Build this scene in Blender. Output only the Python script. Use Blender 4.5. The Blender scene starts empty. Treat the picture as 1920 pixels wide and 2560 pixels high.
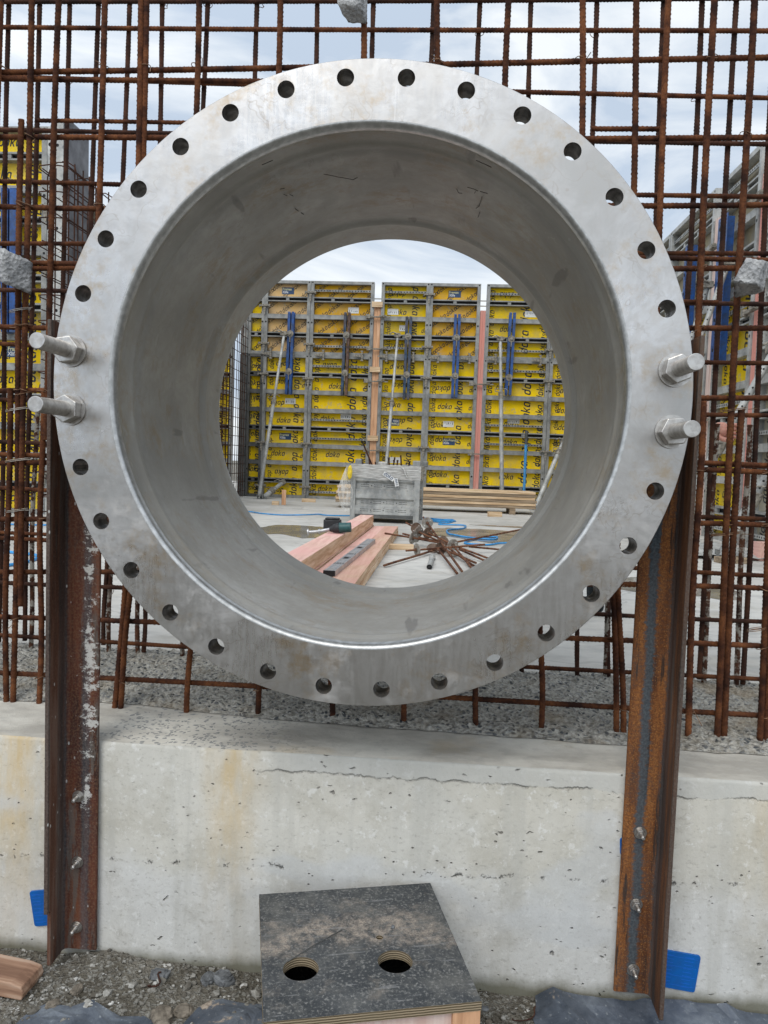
import bpy, math, random
import numpy as np
from mathutils import Vector, Matrix, noise as mnoise
R = math.radians
random.seed(7)
rng = np.random.default_rng(7)
scene = bpy.context.scene
col = scene.collection

# ------------------------------------------------------------------ camera
cam_d = bpy.data.cameras.new("camera")
cam = bpy.data.objects.new("camera", cam_d)
col.objects.link(cam)
scene.camera = cam
cam_d.sensor_fit = 'HORIZONTAL'
cam_d.sensor_width = 36.0
cam_d.lens = 36.0 * 1900.0 / 1920.0
cam_d.clip_start = 0.02
cam_d.clip_end = 2000.0
YAW, PITCH, ROLL = -0.0686, -0.0640, 0.0350
_fwd = Vector((math.sin(YAW) * math.cos(PITCH), math.cos(YAW) * math.cos(PITCH), math.sin(PITCH)))
_rt = Vector((math.cos(YAW), -math.sin(YAW), 0))
_up = _rt.cross(_fwd)
_r2 = _rt * math.cos(ROLL) + _up * math.sin(ROLL)
_u2 = -_rt * math.sin(ROLL) + _up * math.cos(ROLL)
cam.matrix_world = Matrix(((_r2.x, _u2.x, -_fwd.x, 0.1743), (_r2.y, _u2.y, -_fwd.y, -1.7309),
                           (_r2.z, _u2.z, -_fwd.z, -0.1632), (0, 0, 0, 1)))

# ------------------------------------------------------------------ world and sun (overcast)
SUN_EL, SUN_AZ = R(48), R(200)          # high, behind the camera and a little to the left
world = bpy.data.worlds.new("World")
scene.world = world
world.use_nodes = True
nt = world.node_tree
nt.nodes.clear()
wo = nt.nodes.new('ShaderNodeOutputWorld')
bg = nt.nodes.new('ShaderNodeBackground')
bg.inputs[1].default_value = 0.10
sky = nt.nodes.new('ShaderNodeTexSky')
sky.sky_type = 'NISHITA'
sky.sun_disc = False
sky.sun_elevation = SUN_EL
sky.sun_rotation = SUN_AZ
tc = nt.nodes.new('ShaderNodeTexCoord')
mp = nt.nodes.new('ShaderNodeMapping')
mp.inputs['Scale'].default_value = (1.0, 1.0, 2.6)
n1 = nt.nodes.new('ShaderNodeTexNoise')
n1.inputs['Scale'].default_value = 3.4
n1.inputs['Detail'].default_value = 7
n1.inputs['Roughness'].default_value = 0.55
n1.inputs['Distortion'].default_value = 0.5
cr = nt.nodes.new('ShaderNodeValToRGB')
cr.color_ramp.elements[0].position = 0.41
cr.color_ramp.elements[0].color = (5.0, 5.9, 7.1, 1)
cr.color_ramp.elements[1].position = 0.60
cr.color_ramp.elements[1].color = (8.6, 9.0, 9.3, 1)
# the cloud layer is brighter round the place where the sun stands behind it
vm = nt.nodes.new('ShaderNodeVectorMath')
vm.operation = 'DOT_PRODUCT'
sd = Vector((math.sin(SUN_AZ) * math.cos(SUN_EL), math.cos(SUN_AZ) * math.cos(SUN_EL), math.sin(SUN_EL)))
vm.inputs[1].default_value = sd
mr = nt.nodes.new('ShaderNodeMapRange')
mr.inputs[1].default_value = -0.2
mr.inputs[2].default_value = 1.0
mr.inputs[3].default_value = 1.0
mr.inputs[4].default_value = 1.55
mx = nt.nodes.new('ShaderNodeMixRGB')
mx.inputs[0].default_value = 0.93
ml = nt.nodes.new('ShaderNodeMixRGB')
ml.blend_type = 'MULTIPLY'
ml.inputs[0].default_value = 1.0
L = nt.links.new
L(tc.outputs['Generated'], mp.inputs[0]); L(mp.outputs[0], n1.inputs['Vector']); L(n1.outputs[0], cr.inputs[0])
L(tc.outputs['Generated'], vm.inputs[0]); L(vm.outputs['Value'], mr.inputs[0])
L(sky.outputs[0], mx.inputs[1]); L(cr.outputs[0], ml.inputs[1]); L(mr.outputs[0], ml.inputs[2])
L(ml.outputs[0], mx.inputs[2]); L(mx.outputs[0], bg.inputs[0]); L(bg.outputs[0], wo.inputs[0])

sun_d = bpy.data.lights.new("sun", 'SUN')
sun_d.energy = 1.2
sun_d.angle = R(30)
sun_d.color = (1.0, 0.95, 0.87)
sun = bpy.data.objects.new("sun", sun_d)
sun.rotation_euler = (-sd).to_track_quat('-Z', 'Y').to_euler()
col.objects.link(sun)
vs = scene.view_settings
vs.view_transform = 'Standard'
vs.look = 'None'
vs.exposure = 0.22
vs.gamma = 1.0
vs.use_curve_mapping = False
scene.cycles.max_bounces = 8

# ------------------------------------------------------------------ node helpers
class NM:
    def __init__(s, name, rough=0.8, metal=0.0, spec=0.5):
        s.m = bpy.data.materials.new(name)
        s.m.use_nodes = True
        s.t = s.m.node_tree
        s.b = s.t.nodes['Principled BSDF']
        s.b.inputs['Roughness'].default_value = rough
        s.b.inputs['Metallic'].default_value = metal
        s.b.inputs['Specular IOR Level'].default_value = spec
        s.tc = s.t.nodes.new('ShaderNodeTexCoord')
        s.obj = s.tc.outputs['Object']
    def L(s, a, b): s.t.links.new(a, b)
    def put(s, sock, v):
        if isinstance(v, (int, float)): sock.default_value = v
        elif isinstance(v, tuple):
            sock.default_value = v if len(v) == len(sock.default_value) else v + (1,)
        else: s.L(v, sock)
    def map(s, scale=(1, 1, 1), loc=(0, 0, 0), rot=(0, 0, 0), vec=None):
        n = s.t.nodes.new('ShaderNodeMapping')
        n.inputs['Scale'].default_value = scale
        n.inputs['Location'].default_value = loc
        n.inputs['Rotation'].default_value = rot
        s.L(vec or s.obj, n.inputs[0])
        return n.outputs[0]
    def noise(s, scale, detail=5, rough=0.55, vec=None, dist=0.0, color=False):
        n = s.t.nodes.new('ShaderNodeTexNoise')
        n.inputs['Scale'].default_value = scale
        n.inputs['Detail'].default_value = detail
        n.inputs['Roughness'].default_value = rough
        n.inputs['Distortion'].default_value = dist
        s.L(vec or s.obj, n.inputs['Vector'])
        return n.outputs[1 if color else 0]
    def vor(s, scale, vec=None, feature='F1', out='Distance', rnd=1.0):
        n = s.t.nodes.new('ShaderNodeTexVoronoi')
        n.feature = feature
        n.inputs['Scale'].default_value = scale
        n.inputs['Randomness'].default_value = rnd
        s.L(vec or s.obj, n.inputs['Vector'])
        return n.outputs[out]
    def ramp(s, f, stops, interp='LINEAR'):
        n = s.t.nodes.new('ShaderNodeValToRGB')
        n.color_ramp.interpolation = interp
        if stops[0][0] in (.3, .32, .35) and stops[-1][0] in (.65, .68, .7, .72, .75, .8): stops = [(.5 + (p - .5) * .62, c) for p, c in stops]
        e = n.color_ramp.elements
        while len(e) < len(stops): e.new(0.5)
        for i, (p, c) in enumerate(stops):
            e[i].position = p
            if isinstance(c, (int, float)): c = (c, c, c)
            e[i].color = tuple(c) + (1,)
        s.put(n.inputs[0], f)
        return n.outputs[0]
    def step(s, v, a, b, lo=0.0, hi=1.0):
        n = s.t.nodes.new('ShaderNodeMapRange')
        s.put(n.inputs[0], v)
        for k, x in enumerate((a, b, lo, hi)): n.inputs[k + 1].default_value = x
        return n.outputs[0]
    def mix(s, f, a, b, blend='MIX'):
        n = s.t.nodes.new('ShaderNodeMixRGB')
        n.blend_type = blend
        s.put(n.inputs[0], f); s.put(n.inputs[1], a); s.put(n.inputs[2], b)
        return n.outputs[0]
    def math(s, op, a, b=0.0, c=0.0, clamp=False):
        n = s.t.nodes.new('ShaderNodeMath')
        n.operation = op
        n.use_clamp = clamp
        s.put(n.inputs[0], a); s.put(n.inputs[1], b); s.put(n.inputs[2], c)
        return n.outputs[0]
    def xyz(s, vec=None):
        n = s.t.nodes.new('ShaderNodeSeparateXYZ')
        s.L(vec or s.obj, n.inputs[0])
        return n.outputs
    def warp(s, scale, amt, vec=None):
        c = s.noise(scale, 3, 0.5, vec, color=True)
        n = s.t.nodes.new('ShaderNodeVectorMath'); n.operation = 'SUBTRACT'
        s.L(c, n.inputs[0]); n.inputs[1].default_value = (.5, .5, .5)
        k = s.t.nodes.new('ShaderNodeVectorMath'); k.operation = 'SCALE'
        s.L(n.outputs[0], k.inputs[0]); k.inputs['Scale'].default_value = amt
        a = s.t.nodes.new('ShaderNodeVectorMath'); a.operation = 'ADD'
        s.L(k.outputs[0], a.inputs[0]); s.L(vec or s.obj, a.inputs[1])
        return a.outputs[0]
    def bump(s, h, strength=0.5, dist=0.01, prev=None):
        n = s.t.nodes.new('ShaderNodeBump')
        n.inputs['Strength'].default_value = strength
        n.inputs['Distance'].default_value = dist
        s.L(h, n.inputs['Height'])
        if prev is not None: s.L(prev, n.inputs['Normal'])
        return n.outputs[0]
    def done(s, color=None, rough=None, metal=None, normal=None):
        if color is not None: s.put(s.b.inputs['Base Color'], color)
        if rough is not None: s.put(s.b.inputs['Roughness'], rough)
        if metal is not None: s.put(s.b.inputs['Metallic'], metal)
        if normal is not None: s.L(normal, s.b.inputs['Normal'])
        return s.m

def simple(name, c, rough=0.7, metal=0.0, var=0.25, scale=30, spec=0.5, bump=0.15, dirt=None):
    n = NM(name, rough, metal, spec)
    f = n.noise(scale, 6, 0.6)
    d = tuple(x * (1 - var) for x in c); l = tuple(min(1, x * (1 + var)) for x in c)
    cc = n.ramp(f, [(0.3, d), (0.7, l)])
    if dirt:
        cc = n.mix(n.ramp(n.noise(scale * .35, 5, .65), [(.45, 0.0), (.7, .75)]), cc, dirt)
    return n.done(cc, n.ramp(f, [(0.3, min(1, rough + .1)), (0.7, max(0, rough - .1))]), None,
                  n.bump(f, bump, 0.004))

# ------------------------------------------------------------------ mesh helpers
class MB:
    def __init__(s): s.v = []; s.f = []; s.mi = []; s.sm = []
    def add(s, verts, faces, mi=0, smooth=False):
        o = len(s.v)
        s.v += [tuple(v) for v in verts]
        s.f += [tuple(i + o for i in f) for f in faces]
        s.mi += [mi] * len(faces); s.sm += [smooth] * len(faces)
        return s
    def box(s, x0, x1, y0, y1, z0, z1, mi=0, M=None):
        v = [Vector((x, y, z)) for x in (x0, x1) for y in (y0, y1) for z in (z0, z1)]
        if M is not None: v = [M @ p for p in v]
        return s.add(v, [(0, 1, 3, 2), (4, 6, 7, 5), (0, 4, 5, 1), (2, 3, 7, 6), (0, 2, 6, 4), (1, 5, 7, 3)], mi)
    def tube(s, p0, p1, r0, r1=None, n=12, mi=0, cap=True, smooth=True):
        r1 = r0 if r1 is None else r1
        p0, p1 = Vector(p0), Vector(p1)
        d = (p1 - p0).normalized()
        a = d.orthogonal().normalized(); b = d.cross(a)
        v = []
        for p, r in ((p0, r0), (p1, r1)):
            for i in range(n):
                t = 2 * math.pi * i / n
                v.append(p + a * math.cos(t) * r + b * math.sin(t) * r)
        s.add(v, [(i, (i + 1) % n, n + (i + 1) % n, n + i) for i in range(n)], mi, smooth)
        if cap:
            s.add(v, [tuple(range(n - 1, -1, -1)), tuple(range(n, 2 * n))], mi)
        return s
    def path(s, pts, r, n=8, mi=0, close=False):
        P = [Vector(p) for p in pts]; m = len(P); v = []
        prev = None
        for i, p in enumerate(P):
            if close: d = (P[(i + 1) % m] - P[i - 1]).normalized()
            else: d = (P[min(i + 1, m - 1)] - P[max(i - 1, 0)]).normalized()
            if prev is None: a = d.orthogonal().normalized()
            else: a = (prev - d * prev.dot(d)).normalized()
            prev = a; b = d.cross(a)
            for k in range(n):
                t = 2 * math.pi * k / n
                v.append(p + a * math.cos(t) * r + b * math.sin(t) * r)
        f = []
        for i in range(m if close else m - 1):
            j = (i + 1) % m
            for k in range(n):
                f.append((i * n + k, i * n + (k + 1) % n, j * n + (k + 1) % n, j * n + k))
        s.add(v, f, mi, True)
        if not close: s.add(v, [tuple(range(n - 1, -1, -1)), tuple(range((m - 1) * n, m * n))], mi)
        return s
    def prism(s, poly, h0, h1, plane='xy', mi=0, M=None):
        def P(a, b, h): return {'xy': (a, b, h), 'xz': (a, h, b), 'yz': (h, a, b)}[plane]
        v = [Vector(P(a, b, h0)) for a, b in poly] + [Vector(P(a, b, h1)) for a, b in poly]
        if M is not None: v = [M @ p for p in v]
        n = len(poly)
        f = [tuple(range(n - 1, -1, -1)), tuple(range(n, 2 * n))] + [(i, (i + 1) % n, n + (i + 1) % n, n + i) for i in range(n)]
        return s.add(v, f, mi)
    def grid(s, fn, nu, nv, mi=0, smooth=True):
        v = [fn(i / nu, j / nv) for i in range(nu + 1) for j in range(nv + 1)]
        w = nv + 1
        return s.add(v, [(i * w + j, (i + 1) * w + j, (i + 1) * w + j + 1, i * w + j + 1) for i in range(nu) for j in range(nv)], mi, smooth)
    def build(s, name, mats, parent=None, bevel=0, fix=True, loc=None):
        me = bpy.data.meshes.new(name)
        me.from_pydata([tuple(v) for v in s.v], [], s.f)
        for m in (mats if isinstance(mats, (list, tuple)) else [mats]): me.materials.append(m)
        me.polygons.foreach_set('material_index', s.mi)
        me.polygons.foreach_set('use_smooth', s.sm)
        if fix:
            import bmesh
            bm = bmesh.new(); bm.from_mesh(me)
            bmesh.ops.recalc_face_normals(bm, faces=bm.faces)
            bm.to_mesh(me); bm.free()
        me.update()
        o = bpy.data.objects.new(name, me)
        col.objects.link(o)
        if loc: o.location = loc
        if parent is not None: o.parent = parent
        if bevel:
            b = o.modifiers.new('bevel', 'BEVEL'); b.width = bevel; b.segments = 2; b.limit_method = 'ANGLE'
            b.angle_limit = R(40)
        return o

def tag(o, label=None, cat=None, group=None, kind=None):
    if label: o['label'] = label
    if cat: o['category'] = cat
    if group: o['group'] = group
    if kind: o['kind'] = kind
    return o
def empty(name, loc=(0, 0, 0), rot=(0, 0, 0)):
    o = bpy.data.objects.new(name, None)
    o.empty_display_size = 0.05
    o.location = loc; o.rotation_euler = rot
    col.objects.link(o)
    return o
def fbm(x, y, z=0.0, o=4):
    return mnoise.fractal(Vector((x, y, z)), 1.0, 2.0, o)
def lerp(a, b, t): return a + (b - a) * t

# ------------------------------------------------------------------ materials
def mat_rebar(name, dark, mid, light, mortar=0.0):
    n = NM(name, 0.9, 0.0, 0.25)
    oi = n.t.nodes.new('ShaderNodeObjectInfo')
    a = n.t.nodes.new('ShaderNodeVectorMath'); a.operation = 'ADD'
    n.L(n.obj, a.inputs[0])
    cb = n.t.nodes.new('ShaderNodeCombineXYZ')
    n.L(n.math('MULTIPLY', oi.outputs['Random'], 17.0), cb.inputs[0])
    n.L(cb.outputs[0], a.inputs[1])
    v = a.outputs[0]
    c = n.ramp(n.noise(14, 6, .65, v), [(.3, dark), (.5, mid), (.72, light)])
    c = n.mix(n.ramp(n.noise(220, 2, .5, v), [(.42, .0), (.7, .5)]), c, dark)
    k = n.math('MULTIPLY_ADD', oi.outputs['Random'], 0.45, 0.75)
    cc = n.mix(1.0, c, k, 'MULTIPLY')
    if mortar:
        cc = n.mix(n.ramp(n.noise(25, 5, .7, v), [(.5, 0.0), (.56, mortar)]), cc, (.34, .32, .28))
    return n.done(cc, None, None, n.bump(n.noise(400, 3, .6, v), .3, .0006))
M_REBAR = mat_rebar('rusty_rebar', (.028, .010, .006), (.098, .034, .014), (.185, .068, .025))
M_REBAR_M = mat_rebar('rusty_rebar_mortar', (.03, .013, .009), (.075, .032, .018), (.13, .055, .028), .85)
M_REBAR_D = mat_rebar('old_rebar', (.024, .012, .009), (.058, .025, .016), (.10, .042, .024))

def mat_steel(name, zone):
    n = NM(name, .38, 1.0)
    SH = zone == 'shell'
    w = n.warp(2.5, .25)
    big = n.noise(3.2, 7, .62, w)
    fine = n.noise(38, 6, .6, w)
    cy = n.noise(8, 5, .6, n.map((1, .25, 1)))
    base = n.ramp(big, [(.3, (.47, .465, .45)), (.5, (.59, .585, .575)), (.7, (.68, .68, .68))])
    base = n.mix(n.ramp(fine, [(.42, .0), (.60, .4)]), base, (.47, .455, .44))
    # thin water-mark rings and warm stains
    ring = n.noise(11, 3, .5, n.warp(5, .25))
    r1 = n.ramp(ring, [(.505, 0.0), (.515, .65), (.527, 0.0)])
    r1 = n.math('MULTIPLY', r1, n.ramp(n.noise(6, 2, .5), [(.45, 0.0), (.6, 1.0)]))
    base = n.mix(r1, base, (.42, .385, .345))
    st = n.math('MULTIPLY', n.ramp(n.noise(5, 6, .7, n.map(loc=(3, 1, 7))), [(.50, 0.0), (.62, .75)]), n.ramp(n.noise(26, 5, .7), [(.42, 0.0), (.56, 1.0)]))
    base = n.mix(st, base, (.47, .37, .25))
    # pale haze of grinding dust
    hz = n.math('MULTIPLY', n.ramp(n.noise(4.5, 6, .68, n.map(loc=(9, 4, 2))), [(.50, 0.0), (.64, .55)]), n.ramp(fine, [(.4, .2), (.6, 1.0)]))
    dif = hz
    base = n.mix(hz, base, (.66, .655, .64))
    if zone == 'shell':
        sx, sy, sz = n.xyz()
        streak = n.noise(9, 5, .6, n.map((1, .12, 1)))
        base = n.mix(n.ramp(streak, [(.42, 0.0), (.7, .5)]), base, (.47, .455, .43))
        dk = n.ramp(n.noise(16, 3, .5, n.map((1, .16, 1), loc=(5, 0, 0))), [(.66, 0.0), (.70, .55)])
        base = n.mix(dk, base, (.20, .19, .185))
        # heat tint rings beside the welds
        for yy, wd in ((.11, .05), (.70, .045)):
            band = n.math('SUBTRACT', 1.0, n.math('DIVIDE', n.math('ABSOLUTE', n.math('SUBTRACT', sy, yy)), wd), clamp=True)
            base = n.mix(n.math('MULTIPLY', band, .4), base, (.66, .64, .60))
    scr = n.ramp(n.noise(30, 2, .5, n.map((1.6, 1, .12), rot=(0, .6, 0))), [(.70, 0.0), (.73, .35)])
    base = n.mix(scr, base, (.74, .74, .73))
    sc2 = n.ramp(n.noise(46, 2, .5, n.map((.10, 1, 1.4), rot=(0, -.5, 0))), [(.68, 0.0), (.70, .2), (.72, .05)])
    base = n.mix(sc2, base, (.40, .385, .37))
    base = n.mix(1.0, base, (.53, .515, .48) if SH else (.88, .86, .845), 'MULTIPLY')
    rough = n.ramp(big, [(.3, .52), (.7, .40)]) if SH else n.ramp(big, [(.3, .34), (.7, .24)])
    rough = n.mix(hz, rough, (.7, .7, .7))
    rough = n.mix(n.ramp(n.noise(120, 3, .6, n.map((1, 1, .1))), [(.42, 0.0), (.6, .16)]), rough, (.62, .62, .62))
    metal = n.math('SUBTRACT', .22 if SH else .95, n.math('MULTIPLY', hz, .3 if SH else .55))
    nb = n.bump(n.noise(90, 4, .6), .05, .002)
    nb = n.bump(big, .12, .012, nb)
    return n.done(base, rough, metal, nb)
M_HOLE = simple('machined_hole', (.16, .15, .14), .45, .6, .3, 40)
M_FLANGE = mat_steel('stainless_flange', 'flange')
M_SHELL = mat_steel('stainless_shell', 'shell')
def mat_bolt():
    n = NM('stainless_bolt', .36, 1.0)
    c = n.ramp(n.noise(60, 6, .6), [(.35, (.44, .415, .39)), (.65, (.58, .56, .53))])
    return n.done(c, n.ramp(n.noise(80, 4, .6), [(.3, .46), (.7, .30)]), None, n.bump(n.noise(300, 3, .5, n.map((1, .1, 1))), .08, .0006))
M_BOLT = mat_bolt()
def mat_bead():
    n = NM('weld_bead', .40, .9)
    return n.done(n.ramp(n.noise(60, 5, .6), [(.35, (.40, .40, .39)), (.7, (.54, .54, .53))]), None, None, n.bump(n.noise(120, 3, .6), .10, .0015))
M_BEAD = mat_bead()

def mat_iron(name, orange):
    n = NM(name, .82, .0, .35)
    sx, sy, sz = n.xyz()
    w = n.warp(6, .03)
    wx, wy, wz = n.xyz(w)
    ln = n.noise(26, 7, .68, n.map((1, 1, .10), vec=n.obj))
    gr = n.noise(170, 4, .65)
    if orange:
        c = n.ramp(ln, [(.3, (.075, .026, .010)), (.5, (.19, .066, .018)), (.72, (.31, .12, .033))])
        c = n.mix(n.ramp(gr, [(.44, 0.0), (.58, .65)]), c, (.085, .032, .014))
        c = n.mix(n.ramp(n.noise(300, 3, .6), [(.56, 0.0), (.66, .6)]), c, (.42, .20, .06))
        blk = n.ramp(n.noise(40, 5, .65, n.map((1, 1, .08), loc=(4, 0, 0))), [(.57, 0.0), (.61, .85)])
        c = n.mix(blk, c, (.03, .022, .018))
    else:
        c = n.ramp(ln, [(.3, (.035, .013, .009)), (.5, (.092, .028, .015)), (.72, (.17, .058, .028))])
        c = n.mix(n.ramp(gr, [(.46, 0.0), (.62, .6)]), c, (.17, .09, .05))
        c = n.mix(n.ramp(n.noise(33, 6, .75, n.map((1, 1, .12), loc=(2, 0, 0))), [(.55, 0.0), (.60, .65)]), c, (.13, .12, .105))
    # mill scale stripe: runs lengthwise at a fixed place on each leg, frayed edges
    fr = n.math('MULTIPLY', n.math('SUBTRACT', n.noise(90, 6, .8, n.map((.5, 1, 1.0))), .5), .045 if orange else .03)
    fr2 = n.math('MULTIPLY', n.math('SUBTRACT', n.noise(5, 3, .5), .5), .02)
    u = n.math('ADD', n.math('ADD', sx, fr), fr2)
    sc = -.058 if orange else .066
    d = n.math('ABSOLUTE', n.math('SUBTRACT', u, sc))
    m1 = n.math('MULTIPLY', n.ramp(d, [(.010, 1.0), (.0125, 0.0)]), .92 if orange else .5)
    c = n.mix(m1, c, n.ramp(gr, [(.4, (.045, .06, .072)), (.7, (.10, .125, .14))]))
    v = n.math('ADD', n.math('ADD', sy, n.math('MULTIPLY', fr, .5)), fr2)
    d2 = n.math('ABSOLUTE', n.math("ADD", v, .033))
    m2 = n.math('MULTIPLY', n.ramp(d2, [(.016, 1.0), (.021, 0.0)]), .85)
    c = n.mix(m2, c, n.ramp(gr, [(.4, (.035, .038, .042)), (.7, (.085, .088, .09))]))
    og = n.step(sy, -.016, -.024)
    c = n.mix(n.math('MULTIPLY', og, .55), c, n.ramp(ln, [(.3, (.035, .025, .02)), (.5, (.10, .045, .025)), (.72, (.14, .11, .09))]))
    tip = n.step(n.math('ADD', sy, fr2), -.0915, -.0955)
    c = n.mix(n.math('MULTIPLY', tip, .6), c, n.ramp(gr, [(.4, (.04, .04, .037)), (.7, (.12, .115, .105))]))
    if not orange:
        # splashes of white cement slurry down the flat leg
        pm = n.ramp(n.math('ABSOLUTE', n.math('SUBTRACT', sx, .072)), [(.004, 1.0), (.040, 0.0)])
        pz = n.math('MULTIPLY', n.ramp(n.noise(3.1, 2, .5, n.map((0, 0, 1), loc=(0, 0, .35))), [(.40, 0.15), (.54, 1.0)]),
                    n.math('MULTIPLY', n.step(sz, .32, .42), n.step(sz, 1.10, 1.25, 1.0, 0.0)))
        sp = n.ramp(n.math('ADD', n.noise(30, 8, .8, n.map((.8, 1, 1.0))), n.math('MULTIPLY', n.math('MULTIPLY', pm, pz), .20)), [(.66, 0.0), (.70, .9)])
        c = n.mix(sp, c, (.58, .57, .54))
        dot = n.ramp(n.vor(52, n.map((1, 1, .5))), [(.09, .8), (.14, 0.0)])
        c = n.mix(n.math('MULTIPLY', dot, n.ramp(n.noise(9, 3, .6), [(.48, 0.0), (.55, 1.0)])), c, (.6, .6, .57))
    else:
        dot = n.ramp(n.vor(30, n.map((1, 1, .3))), [(.04, .7), (.06, 0.0)])
        c = n.mix(n.math('MULTIPLY', dot, n.ramp(n.noise(7, 2, .5), [(.62, 0.0), (.66, 1.0)])), c, (.6, .58, .55))
    return n.done(c, None, None, n.bump(gr, .35, .0015, n.bump(ln, .3, .004)))
M_IRON_L = mat_iron('dark_rusty_iron', False)
M_IRON_R = mat_iron('orange_rusty_iron', True)

def mat_wall():
    n = NM('cast_concrete_face', .88, 0.0, .3)
    sx, sy, sz = n.xyz()
    big = n.noise(1.7, 6, .6, n.warp(1.2, .3))
    med = n.noise(9, 8, .68)
    fin = n.noise(120, 5, .65)
    c = n.ramp(big, [(.32, (.43, .41, .355)), (.5, (.535, .52, .475)), (.68, (.61, .60, .565))])
    c = n.mix(n.ramp(n.noise(2.4, 5, .6, n.map(loc=(7, 2, 3))), [(.47, 0.0), (.58, .65)]), c, (.51, .515, .50))
    c = n.mix(n.ramp(med, [(.40, .6), (.52, 0.0)]), c, (.36, .345, .305))
    c = n.mix(n.ramp(n.noise(40, 6, .7), [(.50, 0.0), (.72, .4)]), c, (.68, .67, .64))
    lowz = n.step(n.math('ADD', sz, n.math('MULTIPLY', n.noise(3, 5, .6), .35)), -1.10, -1.02)
    c = n.mix(n.math('MULTIPLY', n.math('SUBTRACT', 1.0, lowz), n.ramp(n.noise(5, 6, .65, n.map(loc=(4, 0, 4))), [(.40, .1), (.55, .75)])), c, (.60, .595, .57))
    c = n.mix(n.math('MULTIPLY', lowz, .45), c, (.53, .50, .42))
    c = n.mix(n.ramp(n.noise(55, 8, .75, n.map((1, 1, 1.6))), [(.55, 0.0), (.63, .5)]), c, (.30, .285, .25))
    c = n.mix(n.ramp(n.noise(28, 7, .75, n.map(loc=(8, 3, 3))), [(.56, 0.0), (.62, .5)]), c, (.72, .715, .69))
    # vertical runs
    run = n.noise(13, 4, .6, n.map((1, 1, .07)))
    c = n.mix(n.ramp(run, [(.53, 0.0), (.64, .5)]), c, (.44, .43, .39))
    # warm rust wash below the top edge and at a few places
    top = n.step(n.math('ADD', sz, n.math('MULTIPLY', n.noise(5, 4, .6, n.map((1, 1, .3))), .5)), -1.15, -.75)
    lm = n.ramp(n.math('ADD', n.math('ABSOLUTE', n.math('ADD', sx, .96)), n.math('MULTIPLY', med, .1)), [(.08, 1.0), (.30, 0.0)])
    l2 = n.ramp(n.math('ADD', n.math('ABSOLUTE', n.math('ADD', sx, .33)), n.math('MULTIPLY', med, .09)), [(.05, .75), (.14, 0.0)])
    l3 = n.ramp(n.math('ADD', n.math('ABSOLUTE', n.math('SUBTRACT', sx, 1.12)), n.math('MULTIPLY', med, .1)), [(.08, .45), (.26, 0.0)])
    rs = n.math('MULTIPLY', n.math('ADD', n.math('ADD', lm, l2), l3, clamp=True), n.math('MULTIPLY_ADD', top, .8, .2))
    rs = n.math('MULTIPLY', rs, n.ramp(n.noise(16, 6, .65, n.map((1, 1, .25))), [(.36, .1), (.62, 1.0)]))
    c = n.mix(n.math('MULTIPLY', rs, .85), c, (.56, .41, .20))
    # smooth trowelled smears
    sm = n.ramp(n.noise(2.6, 3, .5, n.map((1, 1, 1.6), loc=(1, 0, 4))), [(.58, 0.0), (.63, .5)])
    c = n.mix(sm, c, (.52, .53, .53))
    # blow holes
    wv = n.warp(14, .035)
    p1 = n.math('MULTIPLY', n.ramp(n.vor(34, n.map((1, 1, 1.5), vec=wv)), [(.055, 1.0), (.13, 0.0)]), n.ramp(n.noise(7, 3, .6), [(.50, 0.0), (.56, 1.0)]))
    p2 = n.math('MULTIPLY', n.ramp(n.vor(15, n.map((1, 1, 2.0), loc=(3, 0, 1), vec=n.warp(22, .05))), [(.05, 1.0), (.11, 0.0)]), n.ramp(n.noise(4, 3, .6, n.map(loc=(2, 5, 1))), [(.47, 0.0), (.53, 1.0)]))
    # torn pour line about a third of the way up
    zz = n.math('ADD', n.math('MULTIPLY_ADD', sx, -.03, 1.225), n.math('ADD', sz, n.math('MULTIPLY', n.math('SUBTRACT', n.noise(11, 6, .7, n.map((1, 0, .3))), .5), .07)))
    pl = n.math('MULTIPLY', n.ramp(n.math('ABSOLUTE', zz), [(.0015, 1.0), (.005, 0.0)]), n.ramp(n.noise(24, 6, .75, n.map((1, 0, .9))), [(.55, 0.0), (.60, 1.0)]))
    # hairline crack under the skim coat of the top edge, right part only
    zc = n.math('ADD', n.math('ADD', sz, .972), n.math('MULTIPLY', n.math('SUBTRACT', n.noise(6.5, 7, .7, n.map((1, 0, 0), loc=(2, 0, 0))), .5), .07))
    ck = n.math('MULTIPLY', n.ramp(n.math('ABSOLUTE', zc), [(.0003, .55), (.0014, 0.0)]), n.step(n.math('ADD', sx, n.math('MULTIPLY', med, .1)), -.24, -.16))
    ck = n.math('MULTIPLY', ck, n.ramp(n.noise(9, 5, .7, n.map(loc=(6, 0, 0))), [(.46, .0), (.56, 1.0)]))
    above = n.math('MULTIPLY', n.ramp(zc, [(.0, 0.0), (.003, .6)]), n.step(sx, -.24, -.16))
    c = n.mix(above, c, (.46, .46, .435))
    pits = n.math('ADD', n.math('ADD', p1, p2), n.math('ADD', pl, ck), clamp=True)
    c = n.mix(n.math('MULTIPLY', pits, .70), c, (.10, .09, .075))
    # damp, mossy foot
    ft = n.step(n.math('ADD', sz, n.math('MULTIPLY', n.noise(8, 4, .6, n.map((1, 1, .3))), .07)), -1.475, -1.440, .85, 0.0)
    c = n.mix(ft, c, (.12, .115, .075))
    hgt = n.math('SUBTRACT', n.math('MULTIPLY_ADD', fin, .12, n.math('MULTIPLY', med, .25)), pits)
    nb = n.bump(hgt, .9, .008)
    nb = n.bump(n.noise(6, 6, .65, n.map((1, 1, .5))), .4, .02, nb)
    return n.done(c, n.math('MULTIPLY_ADD', med, -.15, .95), None, nb)
M_WALL = mat_wall()
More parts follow.
